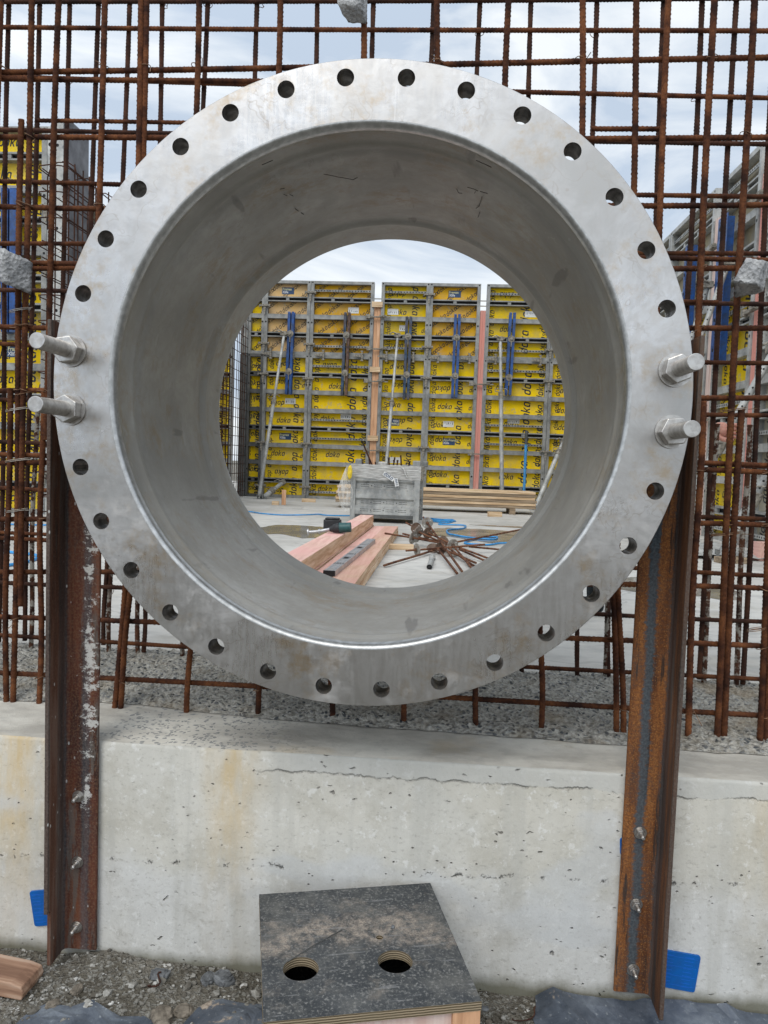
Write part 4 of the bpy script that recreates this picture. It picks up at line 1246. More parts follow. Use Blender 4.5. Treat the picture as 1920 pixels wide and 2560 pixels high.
# back wall, left to right: filler, B, C, gap, D, E, gap, F, G
panel((-3.50, YW, ZS), OR, .30, LH, LOWB, M_YEL, 'narrow yellow lower formwork panel beside the dark corner post of the back wall', 'mix', 3, holes=(.53, 2.15), side=.05, galv=M_GALV_D)
panel((-3.50, YW, ZJ), OR, .30, UH, UPB, M_YEL, 'narrow yellow upper formwork panel at the left end of the back wall', 'diag', 4, holes=(.6,), side=.05)
panel((-3.20, YW, ZS), OR, .87, LH, LOWB, M_YEL, 'lower yellow panel of the back wall behind the leaning grey prop, with blue name plate', 'mix', 5, holes=(.53, 2.15), plates=((.44, 1.17, FX, False),), stickers=((.52, 1.84, .2),), ink=M_INK)
panel((-3.20, YW, ZJ), OR, .87, UH, UPB, M_TAN, 'upper worn tan formwork panel of the back wall with faded diagonal lettering', 'diag', 6, holes=(.6,), plates=((.42, 1.20, FX, False),), ink=M_INKF)
panel((-2.325, YW, ZS), OR, 1.19, LH, LOWH, M_YEL, 'lower bright yellow formwork panel left of the narrow timber strip in the back wall', 'mix', 7, holes=(.53, 2.15), stickers=((.72, 1.585, .2),))
panel((-2.325, YW, ZJ), OR, 1.19, UH, UPH, M_ORA, 'upper orange formwork panel with perforated bars left of the timber strip', 'diag', 8, holes=(.6,), stickers=((.80, .86, .2),))
panel((-1.00, YW, ZS), OR, .90, LH, LOWB, M_YEL, 'lower yellow formwork panel right of the narrow timber strip, with an upside down name plate', 'mix', 9, holes=(.53, 2.15), plates=((.30, 1.50, FX, True),), stickers=((.36, .79, .2),))
panel((-1.00, YW, ZJ), OR, .90, UH, UPH, M_YEL, 'upper yellow formwork panel right of the timber strip, third from the left corner', 'mix', 10, holes=(.6,), stickers=((.22, .85, .2), (.42, .55, .14)))
panel((-.10, YW, ZS), OR, .94, LH, LOWB, M_YEL, 'lower yellow formwork panel left of the pink timber strip, with one blue name plate', 'mix', 11, holes=(.53, 2.15), plates=((.46, 1.17, AFX, False),), stickers=((.44, 1.50, .2),))
panel((-.10, YW, ZJ), OR, .94, UH, UPB, M_ORA, 'upper orange formwork panel left of the pink timber strip, with blue name plate', 'diag', 12, holes=(.6,), plates=((.46, 1.20, FX, False),))
panel((.95, YW, ZS), OR, 1.20, LH, LOWH, M_YEL, 'lower yellow formwork panel right of the pink timber strip behind the round props', 'mix', 13, holes=(.53, 2.15), stickers=((.60, 1.60, .22),))
panel((.95, YW, ZJ), OR, 1.20, UH, UPH, M_YEL, 'upper yellow formwork panel with perforated bars right of the pink timber strip', 'mix', 14, holes=(.6,), stickers=((.84, .86, .24),))
panel((2.155, YW, ZS), OR, .92, LH, LOWB, M_YEL, 'lower yellow formwork panel at the right end of the back wall', 'mix', 15, holes=(.53, 2.15))
panel((2.155, YW, ZJ), OR, .92, UH, UPB, M_YEL, 'upper yellow formwork panel at the right end of the back wall', 'mix', 16, holes=(.6,))
panel((-4.80, YW + .35, ZS), OR, .92, LH, LOWB, M_YEL, 'lower formwork panel behind the far end of the thin rebar cage', 'mix', 17)
panel((-4.80, YW + .35, ZJ), OR, .92, UH, UPB, M_YEL, 'upper formwork panel behind the far end of the thin rebar cage', 'mix', 18)
# corner post left, infill timbers
b = MB(); b.box(-3.645, -3.505, YW - .02, YW + .14, ZS, ZJ - .01)
cp = b.build('corner_post', M_GALV_D, bevel=.01)
tag(cp, 'dark steel corner post at the left end of the yellow back wall, lower one', 'post', 'steel corner posts')
b = MB(); b.box(-3.645, -3.505, YW - .02, YW + .14, ZJ, 3.2)
tag(b.build('corner_post', M_GALV, bevel=.01), 'grey steel corner post at the left end of the yellow back wall, upper one', 'post', 'steel corner posts')
def strip(x0, x1, z0, z1, mat, lab, y0=YW + .03, y1=YW + .12, name='timber_strip', cat='timber'):
    o = empty(name, (x0, y0, z0)); tag(o, lab, cat, 'timber strips filling the gaps between panels')
    m_ = (x0 + x1) / 2
    for a, c in ((0, m_ - x0 - .003), (m_ - x0, x1 - x0)):
        q = MB(); q.box(a, c, random.uniform(-.004, .004), y1 - y0, 0, z1 - z0); q.build('board', mat, o)
strip(-1.128, -1.005, ZS, 2.82, M_WOODZ, 'narrow raw timber strip standing between two panels of the back wall')
strip(.845, .945, ZS, 2.72, M_PINKZ, 'pink timber strip standing between two panels of the back wall')
for z in (2.78, 1.58, .30):
    q = MB(); q.box(-1.17, -.97, YW - .035, YW - .003, z - .05, z + .05)
    tag(q.build('timber_block', M_WOODX, bevel=.004), {2.78: 'top', 1.58: 'middle', .30: 'lowest'}[z] + ' short timber block nailed across the raw timber strip of the back wall', 'timber block', 'blocks across the timber strip')
# hand rail seen through the slots
q = MB()
for z in (2.98, 3.08): q.tube((-3, YW + .9, z), (3, YW + .9, z), .012, n=8)
for x in (-3, 0, 3): q.tube((x, YW + .9, 1.0), (x, YW + .9, 3.1), .015, n=8)
tag(q.build('hand_rail', M_GALV_L), 'thin pale rail behind the back wall, seen in the slots above the timber strips', 'rail')

def wedge_clamp(x, z, y=YW, rot=0, lab='', w=.21):
    o = tag(empty('wedge_clamp', (x, y, z), (0, rot, 0)), lab, 'clamp', 'wedge clamps on the panel joints')
    b = MB(); b.box(-w / 2, w / 2, -.055, -.003, -.012, .012); b.box(-w / 2, -w / 2 + .02, -.05, -.003, -.03, .02); b.box(w / 2 - .02, w / 2, -.05, -.003, -.03, .02)
    b.box(-.05, .05, -.06, -.05, -.02, .016)
    b.build('jaw', M_CLAMP, o)
    b = MB(); b.prism([(-.028, -.012), (.028, -.012), (.018, -.12), (.006, -.17), (-.012, -.16), (-.02, -.10)], -.045, -.03, 'xz'); b.build('wedge', M_CLAMP, o)
M_CLAMP = simple('clamp_steel', (.24, .22, .185), .7, .1, .4, 30, .4, .2)
_n = ['first', 'second', 'third', 'fourth', 'fifth', 'sixth', 'seventh', 'eighth']
for jx, nm in ((-3.19, 'on the joint right of the narrow yellow panel'), (-2.327, 'on the joint left of the bright yellow panel'), (-.11, 'on the joint left of the pink timber strip'), (2.152, 'on the rightmost joint of the back wall')):
    for i, z in enumerate((2.98 if jx != -3.19 else 2.72, 2.02, 1.38 if jx == -2.327 else 1.45, .16, -.66)):
        wedge_clamp(jx, z, lab='%s wedge clamp from the top %s' % (_n[i], nm))
for i, x in enumerate((-3.05, -2.62, -2.05, -1.32, -.86, -.36, .10, .68, 1.16, 1.98)):
    wedge_clamp(x, ZJ, rot=R(90), w=.19, lab='%s upright wedge clamp from the left along the horizontal joint of the back wall' % (_n + ['ninth', 'tenth'])[i])
def long_clamp(x, z, lab, w=.36):
    o = tag(empty('adjustable_clamp', (x, YW, z)), lab, 'clamp', 'long clamps across the timber strips')
    b = MB(); b.box(-w / 2, w / 2 + .06, -.05, -.02, -.012, .010); b.box(-w / 2 - .03, -w / 2 + .05, -.06, -.003, -.03, .04); b.build('bar', M_CLAMP, o)
    b = MB()
    for k in range(4): b.box(.04 + k * .035, .065 + k * .035, -.075, -.045, -.005 + (k % 2) * .01, .03)
    b.build('jaw', M_CLAMP, o)
for x, nm in ((-1.06, 'raw timber strip'), (.90, 'pink timber strip')):
    for i, z in enumerate((2.55, 1.96, 1.36, .07)):
        if x > 0 and i < 2: continue
        long_clamp(x + (.03 if i % 2 else 0), z, '%s long clamp across the %s' % (('topmost', 'second highest', 'third' if x < 0 else 'upper', 'lowest')[i], nm))
def waler(x, z0, z1, lean, mat, lab, mat2=None):
    o = tag(empty('waler', (x, YW, z0)), lab, 'waler', 'blue double walers across the panel joint')
    for s in (-1, 1):
        b = MB(); c = s * .036
        def pr(yy0, yy1, a, d, m0=0): b.add([(c + a + 0, yy0, 0), (c + d, yy0, 0), (c + d, yy1, 0), (c + a, yy1, 0), (c + a + lean, yy0, z1 - z0 - (.02 if s < 0 else 0)), (c + d + lean, yy0, z1 - z0 - (.02 if s < 0 else 0)), (c + d + lean, yy1, z1 - z0), (c + a + lean, yy1, z1 - z0)],
                                              [(0, 3, 2, 1), (4, 5, 6, 7), (0, 1, 5, 4), (1, 2, 6, 5), (2, 3, 7, 6), (3, 0, 4, 7)])
        pr(-.105, -.099, -.024, .024); pr(-.008, -.002, -.024, .024); pr(-.099, -.008, (.018 if s < 0 else -.024), (.024 if s < 0 else -.018))
        b.build('channel', (mat2 or mat) if s > 0 else mat, o)
    for z in (2.19, 1.49):
        b = MB(); t = (z - z0) / (z1 - z0)
        b.tube((lean * t, -.116, z - z0), (lean * t, -.107, z - z0), .062, n=20); b.tube((lean * t, -.15, z - z0), (lean * t, -.117, z - z0), .024, n=10)
        b.box(lean * t - .007, lean * t + .007, -.135, -.12, z - z0 - .15, z - z0 - .02)
        b.build('tie_plate', M_CLAMP, o)
waler(-2.69, 1.07, 2.60, .02, M_BLUE, 'bright blue double waler leftmost on the back wall beside the leaning prop')
waler(-1.635, 1.08, 2.61, .02, M_BLUE_W, 'dull blue and rusty double waler left of the raw timber strip', simple('rusty_channel', (.09, .05, .035), .7, 0, .5, 12))
waler(-.47, 1.04, 2.56, .0, M_BLUE_W, 'dull blue double waler right of the raw timber strip')
waler(.425, 1.10, 2.62, .0, M_BLUE, 'blue double waler left of the pink timber strip')
waler(1.41, 1.17, 2.67, .02, M_BLUE, 'bright blue double waler right of the pink timber strip')

def prop(p_top, p_bot, lab, r=.032, frac=.45, mat=None, head=True, mat2=None, foot=True, holes=False):
    mat = mat or M_GALV_L
    o = tag(empty('prop', p_bot), lab, 'prop', 'steel push pull props')
    a = Vector((0, 0, 0)); t = Vector(p_top) - Vector(p_bot); d = t.normalized()
    mid = t * frac
    b = MB(); b.tube(a + d * .05, mid, r, n=16); b.build('outer_tube', mat, o)
    b = MB(); b.tube(mid, t, r * .78, n=14)
    b.build('inner_tube', mat2 or mat, o)
    b = MB(); b.tube(mid - d * .10, mid + d * .02, r * 1.3, n=16)
    b.path([mid + Vector((.0, -r * 1.3, 0)), mid + Vector((-.10, -r * 1.6, .02)), mid + Vector((-.12, -r * 1.6, .06)), mid + Vector((.08, -r * 1.7, .07)), mid + Vector((.11, -r * 1.6, .04))], .007, 6)
    b.build('collar', M_CLAMP, o)
    if holes:
        b = MB()
        for k in range(14):
            c = mid + (t - mid) * (k + 1) / 15
            side = d.cross(Vector((0, 1, 0))).normalized().cross(d)
            v = Vector((-.3, -1, .1)).normalized(); v = (v - d * v.dot(d)).normalized()
            b.tube(c + v * (r * .7), c + v * (r * .79), r * .22, n=8)
        b.build('pin_hole', M_DARK, o)
    if head:
        b = MB(); b.tube(t - d * .02, t + d * .05, r * 1.2, n=12); b.box(t.x - .06, t.x + .05, t.y - .05, t.y + .04, t.z - .02, t.z + .05)
        b.tube(t + Vector((-.07, -.03, 0)), t + Vector((.07, -.03, .01)), .014, n=8); b.path([t + Vector((0, -.05, .03)), t + Vector((-.08, -.07, .06)), t + Vector((-.14, -.07, .03))], .012, 6)
        b.build('head', M_CLAMP, o)
    if foot:
        b = MB(); b.box(-.09, .09, -.07, .07, 0, .008); b.box(-.03, -.018, -.04, .04, .008, .09); b.box(.018, .03, -.04, .04, .008, .09)
        b.build('foot_plate', M_GALV, o)
    return o
prop((-2.78, YW - .16, 2.17), (-3.02, 11.75, ZS), 'tall grey prop leaning on the left of the back wall', frac=.60)
prop((-2.75, YW - .10, -.60), (-2.98, 11.8, ZS), 'short thick prop low at the left of the back wall', frac=.5, r=.045)
prop((-.66, YW - .18, 2.18), (-.76, 11.5, ZS), 'grey prop rising behind the steel pallet box', frac=.60, r=.03)
prop((1.22, YW - .18, 2.16), (1.35, 12.0, ZS), 'bright grey upright prop right of the pink timber strip', frac=.68, r=.038)
prop((2.45, YW - .10, .35), (1.87, 11.55, ZS), 'bright grey prop slanting up to the right beside the board stack', frac=.85, r=.042)
q = empty('slim_prop', (1.75, 12.2, ZS)); tag(q, 'slim light blue post with grey top standing before the back wall', 'prop')
b = MB(); b.tube((0, 0, 0), (-.0, .05, 1.15), .026, n=12); b.build('blue_tube', simple('light_blue_steel', (.05, .24, .50), .5, 0, .25, 20), q)
b = MB(); b.tube((0, .05, 1.15), (0, .06, 1.40), .028, n=12); b.build('top_sleeve', M_GALV_D, q)

# ------------------------------------------------------------------ right wall (seen in perspective)
RR = (0, 0, R(-90)); XR = 3.30
def rpan(y1, w, lo, up, labs, seed):
    panel((XR, y1, ZS), RR, w, LH, LOWH, lo, labs[0], 'mix', seed, holes=(.53, 2.15), group='formwork panels of the right wall', galv=M_GALV_L)
    panel((XR, y1, ZJ), RR, w, UH, UPH, up, labs[1], 'none', seed + 1, holes=(.6,), group='formwork panels of the right wall', galv=M_GALV_L)
rpan(12.40, 1.45, M_YEL, M_BEI, ('lower formwork panel at the far end of the right wall', 'upper formwork panel at the far end of the right wall'), 21)
rpan(10.90, 1.50, M_YEL, M_BEI, ('lower formwork panel second from the far end of the right wall', 'upper formwork panel second from the far end of the right wall'), 23)
rpan(9.38, 1.72, M_YEL, M_BEI, ('lower formwork panel of the right wall beyond the pale timber strip', 'upper beige formwork panel of the right wall beyond the pale timber strip'), 25)
rpan(7.44, 1.08, M_YEL, M_BEI, ('lower yellow formwork panel of the right wall between pale and pink timber strips', 'upper beige formwork panel of the right wall between pale and pink timber strips'), 27)
rpan(6.20, 1.35, M_BEI, M_BEI, ('lower beige formwork panel of the right wall nearer than the pink strip', 'upper beige formwork panel of the right wall nearer than the pink strip'), 29)
rpan(4.84, 1.35, M_BEI, M_BEI, ('lower formwork panel at the near end of the right wall', 'upper formwork panel at the near end of the right wall'), 31)
def rstrip(y0, y1, z1, mat, lab):
    o = empty('timber_strip', (XR + .01, y0, ZS)); tag(o, lab, 'timber', 'timber strips filling the gaps between panels')
    for a, c in ((0, (y1 - y0) / 2 - .004), ((y1 - y0) / 2, y1 - y0)):
        q = MB(); q.box(random.uniform(-.004, .004), .10, a, c, 0, z1 - ZS); q.build('board', mat, o)
rstrip(7.45, 7.63, 2.82, M_PALE, 'pale timber strip standing in the right wall, wide one')
rstrip(6.21, 6.32, 2.86, M_PINKZ, 'bright pink timber strip standing in the right wall')
def rwaler(y0, y1, z0, z1, lab):
    o = tag(empty('waler', (XR, (y0 + y1) / 2, z0)), lab, 'waler', 'blue walers of the right wall')
    for s in (-1, 1):
        b = MB(); c = s * (y1 - y0) / 4; w = (y1 - y0) / 4 - .012
        b.box(-.125, -.118, c - w, c + w, 0, z1 - z0)
        b.box(-.118, -.003, c - s * w - .003, c - s * w + .003, 0, z1 - z0)
        for k in range(5): b.tube((-.1265, c, .12 + k * (z1 - z0 - .24) / 4), (-.125, c, .12 + k * (z1 - z0 - .24) / 4), .022, n=12, mi=1)
        b.build('channel', [M_BLUE, M_DARK], o)
rwaler(6.85, 7.15, 1.10, 2.66, 'broad blue waler on the right wall nearer than the pale timber strip')
rwaler(8.10, 8.30, 1.50, 2.69, 'blue waler on the right wall beyond the pale timber strip')
prop((3.12, 7.2, 1.95), (2.45, 7.3, ZS), 'grey perforated prop against the right wall, farther one', holes=True, frac=.5, r=.036)
prop((3.12, 6.6, 2.05), (2.25, 6.7, ZS), 'grey perforated prop against the right wall beside the broad blue waler', holes=True, frac=.5, r=.036)
prop((3.10, 5.30, .95), (2.25, 5.45, ZS), 'thick pale prop low against the right wall', frac=.55, r=.042, holes=True)
prop((3.12, 4.55, .55), (2.6, 4.9, ZS), 'pale perforated prop at the right edge with a thick lower end', frac=.4, r=.045, holes=True)
for i, (y, z) in enumerate(((7.54, 2.45), (7.54, .47), (6.26, 1.5), (9.42, 2.5), (6.26, 2.6))):
    o = tag(empty('adjustable_clamp', (XR, y, z), RR), '%s clamp gripping the strips and frames of the right wall' % ('upper pale-strip', 'lower pale-strip', 'middle pink-strip', 'far', 'upper pink-strip')[i], 'clamp', 'clamps on the right wall')
    b = MB(); b.box(-.22, .22, -.06, -.02, -.014, .014); b.box(-.22, -.15, -.07, -.003, -.03, .04); b.build('bar', M_CLAMP, o)
    b = MB(); [b.box(.04 + k * .04, .07 + k * .04, -.09, -.05, -.01, .035) for k in range(3)]; b.build('jaw', M_CLAMP, o)
# clutter along the foot of the right wall
def block(name, lc, sz, mat, lab, cat, rot=0, group=None):
    b = MB(); b.box(-sz[0] / 2, sz[0] / 2, -sz[1] / 2, sz[1] / 2, 0, sz[2])
    o = b.build(name, mat, bevel=.004); o.location = lc; o.rotation_euler = (0, 0, rot)
    return tag(o, lab, cat, group)
block('timber_block', (2.98, 5.0, ZS), (.12, .12, .16), M_PINK, 'pink stub of timber standing at the foot of the right wall', 'timber block', .3)
block('timber_block', (2.62, 4.7, ZS), (.25, .10, .05), M_WOODW, 'flat weathered timber lying before the pink stub by the right wall', 'timber block', .2)
b = MB(); b.grid(lambda u, v: (lerp(2.35, 3.1, u), lerp(4.9, 6.0, v), ZS + .01 + .05 * abs(fbm(u * 3, v * 4, 2)) + .03 * (1 - abs(2 * u - 1))), 30, 30)
o = b.build('plastic_sheet', simple('grey_tarp', (.40, .40, .38), .6, 0, .2, 6), fix=False)
so = o.modifiers.new('thick', 'SOLIDIFY'); so.thickness = .004
tag(o, 'crumpled pale tarp lying at the foot of the right wall', 'tarp')

# ------------------------------------------------------------------ left wall
YL = 6.65
LG = 'formwork panels of the left wall'
LZ = 3.43; LJ = LZ - 1.35
for i, (x0, w) in enumerate(((-4.2875 - .92, .90), (-4.2875 - 2.28, 1.35), (-4.2875 - 3.64, 1.35))):
    panel((x0 + .02, YL, ZS), OR, w, LJ - ZS, LOWB + [(2.66, 'D')], M_YEL, 'lower yellow formwork panel of the left wall, number %s from its right end' % ('one', 'two', 'three')[i], 'mix', 40 + i, holes=(.53, 2.15), group=LG, plates=((.5, 1.85, FX, False),), stickers=((.45, 2.5, .22), (.5, 1.2, .2)))
    panel((x0 + .02, YL, LJ), OR, w, 1.35, [(.33, 'D'), (.67, 'P'), (1.03, 'D')], M_YEL, 'upper yellow formwork panel of the left wall, number %s from its right end' % ('one', 'two', 'three')[i], 'mix', 50 + i, holes=(.6,), group=LG, stickers=((.62, .55, .18),))
b = MB(); b.box(-4.284, -4.225, YL, YL + .115, ZS, LZ)
for z in np.arange(ZS + .4, LZ, .62): hexdisc(b, -4.255, YL - .0015, float(z), .02, 1, 14)
tag(b.build('corner_post', [M_GALV_L, M_DARK]), 'slim grey post with round holes at the right end of the left wall', 'post', 'steel corner posts')
b = MB(); b.box(-4.222, -4.085, YL - .03, YL + .10, ZS, LZ + .07); 
for z in np.arange(ZS + .5, LZ, .9): hexdisc(b, -4.155, YL - .0315, float(z), .018, 1, 12)
tag(b.build('corner_post', [M_GALV_L, M_DARK], bevel=.006), 'broad light grey post at the right end of the left wall', 'post', 'steel corner posts')
b = MB(); b.box(-4.084, -4.03, YL - .03, YL + .46, ZS, LZ + .07)
tag(b.build('stop_end_plate', simple('dark_grey_plate', (.12, .12, .13), .6, .2, .3, 4)), 'smooth dark grey steel end plate receding behind the broad light grey post', 'plate')
for i, z in enumerate((2.55, 1.95, 1.0, .2, -.4)):
    wedge_clamp(-4.285, z, y=YL, lab='%s wedge clamp from the top at the right end of the left wall' % _n[i], w=.24)
o = tag(empty('waler', (-4.66, YL, 1.15)), 'dark blue double waler on the left wall seen through the rebar', 'waler')
for s in (-1, 1):
    b = MB(); b.box(s * .05 - .04, s * .05 + .04, -.12, -.004, 0, 1.57); b.build('channel', M_BLUE, o)
prop((-4.9, YL - .15, 2.3), (-4.75, 4.9, ZS), 'grey prop leaning on the left wall behind the rebar', frac=.5)

for i, (y0_, w_) in enumerate(((7.2, 1.35), (8.57, 1.35), (9.94, 1.35), (11.31, .60))):
    for z_, h_, rb_, k_ in ((ZS, LH, LOWB, 'lower'), (ZJ, UH, UPB, 'upper')):
        panel((-4.55, y0_, z_), (0, 0, R(90)), w_, h_, rb_, M_YEL if i in (0, 2, 3) else M_BEI, k_ + ' formwork panel behind the thin rebar cage, number %s from the near end' % ('one', 'two', 'three', 'four')[i], 'mix', 60 + i, galv=M_GALV, group='formwork panels behind the rebar cage')
# cage of thin rebar running back along the left side
def cage(x, lab, y0, y1, zt):
    root = tag(empty('rebar_cage', (x, y0, ZS)), lab, 'rebar', 'thin rebar cages along the left side')
    def th(name, pts, r=.006):
        b = MB(); b.path(pts, r, 6); o = b.build(name, M_REBAR_D, root, fix=False)
        o.matrix_parent_inverse = Matrix.Translation(-root.location)
    y = y0; i = 0
    while y < y1:
        dx = random.uniform(-.01, .01)
        th('vertical_bar', [(x + dx, y, ZS), (x + dx + random.uniform(-.01, .01), y + random.uniform(-.01, .01), zt - .02)], .007)
        y += .15; i += 1
    z = ZS + .12
    while z < zt:
        th('horizontal_bar', [(x, y0 - .25, z + random.uniform(-.01, .01)), (x, (y0 + y1) / 2, z + random.uniform(-.012, .012)), (x, y1, z + random.uniform(-.01, .01))], .006)
        z += .165
    return root
c1 = cage(-3.42, 'near layer of the thin rebar cage along the left side', 5.55, 12.3, 2.62)
c2 = cage(-3.72, 'far layer of the thin rebar cage along the left side', 5.75, 12.3, 2.66)
for k in range(16):
    y = 5.6 + k * .42
    b = MB()
    z = 2.50
    for zz in (0,):
        b.path([(-3.42, y, z - .5), (-3.42, y, z), (-3.45, y + .0, z + .10), (-3.52, y, z + .14), (-3.62, y, z + .14), (-3.69, y, z + .10), (-3.72, y, z), (-3.72, y, z - .5)], .006, 6)
    o = b.build('bent_bar', M_REBAR_D, c1, fix=False); o.matrix_parent_inverse = Matrix.Translation(-c1.location)
for k in range(14):
    z = -.6 + k * .24
    b = MB(); b.path([(-3.42, 5.9, z), (-3.42, 5.45, z), (-3.46, 5.37, z), (-3.56, 5.34, z), (-3.68, 5.37, z), (-3.72, 5.45, z), (-3.72, 6.0, z)], .006, 6)
    o = b.build('bent_bar', M_REBAR_D, c2, fix=False); o.matrix_parent_inverse = Matrix.Translation(-c2.location)

# ------------------------------------------------------------------ things on the slab
def beam(x0a, x1a, ya, x0b, x1b, yb, z0, z1, mat, lab, nm='timber_beam'):
    b = MB()
    zs = [z0 + (z1 - z0) * k for k in (0, .5, 1)]
    v = [(x0a, ya, z0), (x1a, ya, z0), (x1b, yb, z0), (x0b, yb, z0), (x0a, ya, z1), (x1a, ya, z1), (x1b, yb, z1), (x0b, yb, z1)]
    b.add(v, [(0, 3, 2, 1), (4, 5, 6, 7), (0, 1, 5, 4), (1, 2, 6, 5), (2, 3, 7, 6), (3, 0, 4, 7)])
    b.mi = [0, 1, 0, 0, 0, 0]
    o = b.build(nm, [M_WOOD, mat])
    return tag(o, lab, 'timber', 'timber beams laid on the slab')
beam(-.668, -.520, 2.10, -.586, -.455, 5.90, -.785, -.690, M_PINK, 'upper thick pink timber beam carrying the cordless wrench')
beam(-.664, -.516, 2.05, -.580, -.449, 5.92, ZS + .004, -.788, M_PINK, 'thick timber beam directly under the wrench-carrying pink beam')
beam(-.508, -.387, 2.05, -.440, -.336, 5.90, ZS + .004, -.797, M_PINK, 'low pink board between the two thick beams, under the spirit level')
beam(-.382, -.236, 2.05, -.333, -.203, 5.93, -.838, -.795, mat_wood('mottled_timber', (.46, .28, .18), (.58, .39, .27), (.66, .48, .35), (1, .06, 1), (.60, .33, .27)), 'upper board of the rightmost mottled beam beside the spirit level')
beam(-.380, -.230, 2.05, -.331, -.200, 5.93, ZS + .004, -.841, M_WOOD, 'lower board of the rightmost mottled beam')
block('timber_block', (-.115, 4.66, ZS), (.22, .07, .045), M_WOODX, 'short cross timber sticking out right of the beams', 'timber block', .15)
# spirit level
lv = tag(empty('spirit_level', (-.40, 2.40, -.794), (0, 0, R(-2.2))), 'aluminium spirit level lying on the low pink board', 'spirit level')
M_ALU = simple('aluminium', (.42, .42, .43), .4, .6, .15, 20)
b = MB(); b.box(-.032, .032, 0, 1.85, 0, .004); b.box(-.032, .032, 0, 1.85, .026, .030); b.box(.028, .032, 0, 1.85, .004, .026); b.box(-.032, -.028, 0, 1.85, .004, .026)
b.box(-.020, -.016, 0, 1.85, .030, .0315); b.box(.016, .020, 0, 1.85, .030, .0315)
b.build('body', M_ALU, lv)
b = MB(); b.box(-.033, .033, -.012, 0, -.0, .031); b.build('end_cap', M_DARK, lv, bevel=.002)
for y in (.55, 1.15):
    b = MB(); b.box(-.022, .022, y, y + .09, .0302, .0312); b.build('window', M_DARK, lv)
for y in (.30, .33, .78, .82, 1.4):
    b = MB(); b.box(-.030, .030, y, y + .006, .0303, .0311); b.build('mark', M_DARK, lv)
# cordless impact wrench lying on the upper beam
M_TEAL = simple('teal_plastic', (.015, .075, .075), .5, 0, .2, 30)
M_BLK = simple('black_rubber', (.018, .018, .02), .6, 0, .3, 30)
wr = tag(empty('impact_wrench', (-.52, 3.80, -.652), (0, 0, 0)), 'black and teal cordless impact wrench lying on the upper pink beam', 'power tool')
b = MB(); b.tube((.075, 0, .012), (-.01, 0, .004), .036, .038, n=20); b.build('motor_housing', M_TEAL, wr, bevel=.003)
b = MB(); b.tube((-.01, 0, .004), (-.055, 0, -.004), .038, .030, n=20); b.tube((-.055, 0, -.004), (-.082, 0, -.010), .030, .016, n=20); b.build('gear_case', M_BLK, wr)
b = MB(); b.tube((-.082, 0, -.010), (-.15, 0, -.026), .012, .0125, n=14); b.tube((-.15, 0, -.026), (-.165, 0, -.029), .017, .017, n=14); b.tube((-.165, 0, -.029), (-.235, 0, -.036), .010, n=12); b.tube((-.235, 0, -.036), (-.245, 0, -.037), .024, n=16); b.build('socket', M_ALU, wr)
b = MB(); b.prism([(-.02, .0), (.03, .0), (.02, .12), (-.03, .12)], .0, .035, 'xy'); b.build('handle', M_BLK, wr, bevel=.006)
b = MB(); b.box(-.145, -.02, .10, .20, -.02, .052); b.box(-.135, -.03, .105, .19, .053, .066); b.build('battery', M_BLK, wr, bevel=.008)
b = MB(); b.tube((-.075, .108, .030), (-.075, .1095, .030), .010, n=14); b.build('button', M_SHIM, wr)

# blue cap near the front, partly hidden by the pipe
b = MB(); b.tube((0, 0, 0), (0, 0, .02), .055, n=28); b.tube((0, 0, .02), (0, 0, .032), .055, .035, n=28)
o = b.build('plastic_disc', M_SHIM); o.location = (-.145, 2.36, ZS); tag(o, 'blue round plastic disc on the slab at the near end of the mottled beam', 'disc')
block('timber_lath', (.0, 2.42, ZS), (.35, .05, .02), M_WOODX, 'pale lath lying on the slab beside the blue round disc', 'timber block')

# steel pallet box
PB = tag(empty('pallet_box', (-.87, 7.42, ZS), (0, 0, R(-2))), 'grey ribbed steel pallet box full of rusty rods, wrapped in clear film', 'box')
W_, D_, H_ = .84, .80, .69
def corr(b, M=None, L0=0, L1=1, face=0):
    # corrugated wall profile (z, depth)
    P = [(.10, 0), (.195, 0), (.215, .030), (.27, .030), (.295, 0), (.40, 0), (.415, .034), (.475, .034), (.505, 0), (.56, 0), (.60, 0), (.61, -.006), (H_, -.006)]
    v = []; 
    for z, d in P:
        for s in (L0, L1):
            v.append((s, d + .012, z))
    if M is not None: v = [M @ Vector(p) for p in v]
    b.add(v, [(2 * i, 2 * i + 1, 2 * i + 3, 2 * i + 2) for i in range(len(P) - 1)])
M_BOXG = mat_galv('pallet_box_steel', 1.05)
b = MB(); corr(b, None, .06, W_ - .07)
b.build('front_wall', M_BOXG, PB, fix=False)
b = MB(); corr(b, Matrix.Translation((W_, 0, 0)) @ Matrix.Rotation(R(90), 4, 'Z'), .05, D_ - .05); b.build('side_wall', M_BOXG, PB, fix=False)
b = MB(); corr(b, Matrix.Translation((0, D_, 0)) @ Matrix.Rotation(R(-90), 4, 'Z'), .05, D_ - .05); b.build('side_wall', M_BOXG, PB, fix=False)
b = MB(); corr(b, Matrix.Translation((W_, D_, 0)) @ Matrix.Rotation(R(180), 4, 'Z'), .05, W_ - .05); b.build('back_wall', M_BOXG, PB, fix=False)
for x0, x1, y0, y1 in ((0, .06, 0, .06), (W_ - .07, W_, 0, .06), (0, .06, D_ - .06, D_), (W_ - .06, W_, D_ - .06, D_)):
    b = MB(); b.box(x0, x1, y0, y1, 0, H_); b.build('corner_post', M_BOXG, PB, bevel=.004)
b = MB(); b.box(.06, W_ - .07, .02, D_ - .02, .09, .10); b.build('floor', M_GALV_D, PB)
b = MB(); b.box(.06, W_ - .07, .004, .04, .06, .10); b.build('base_rail', M_GALV_D, PB)
hb = MB()
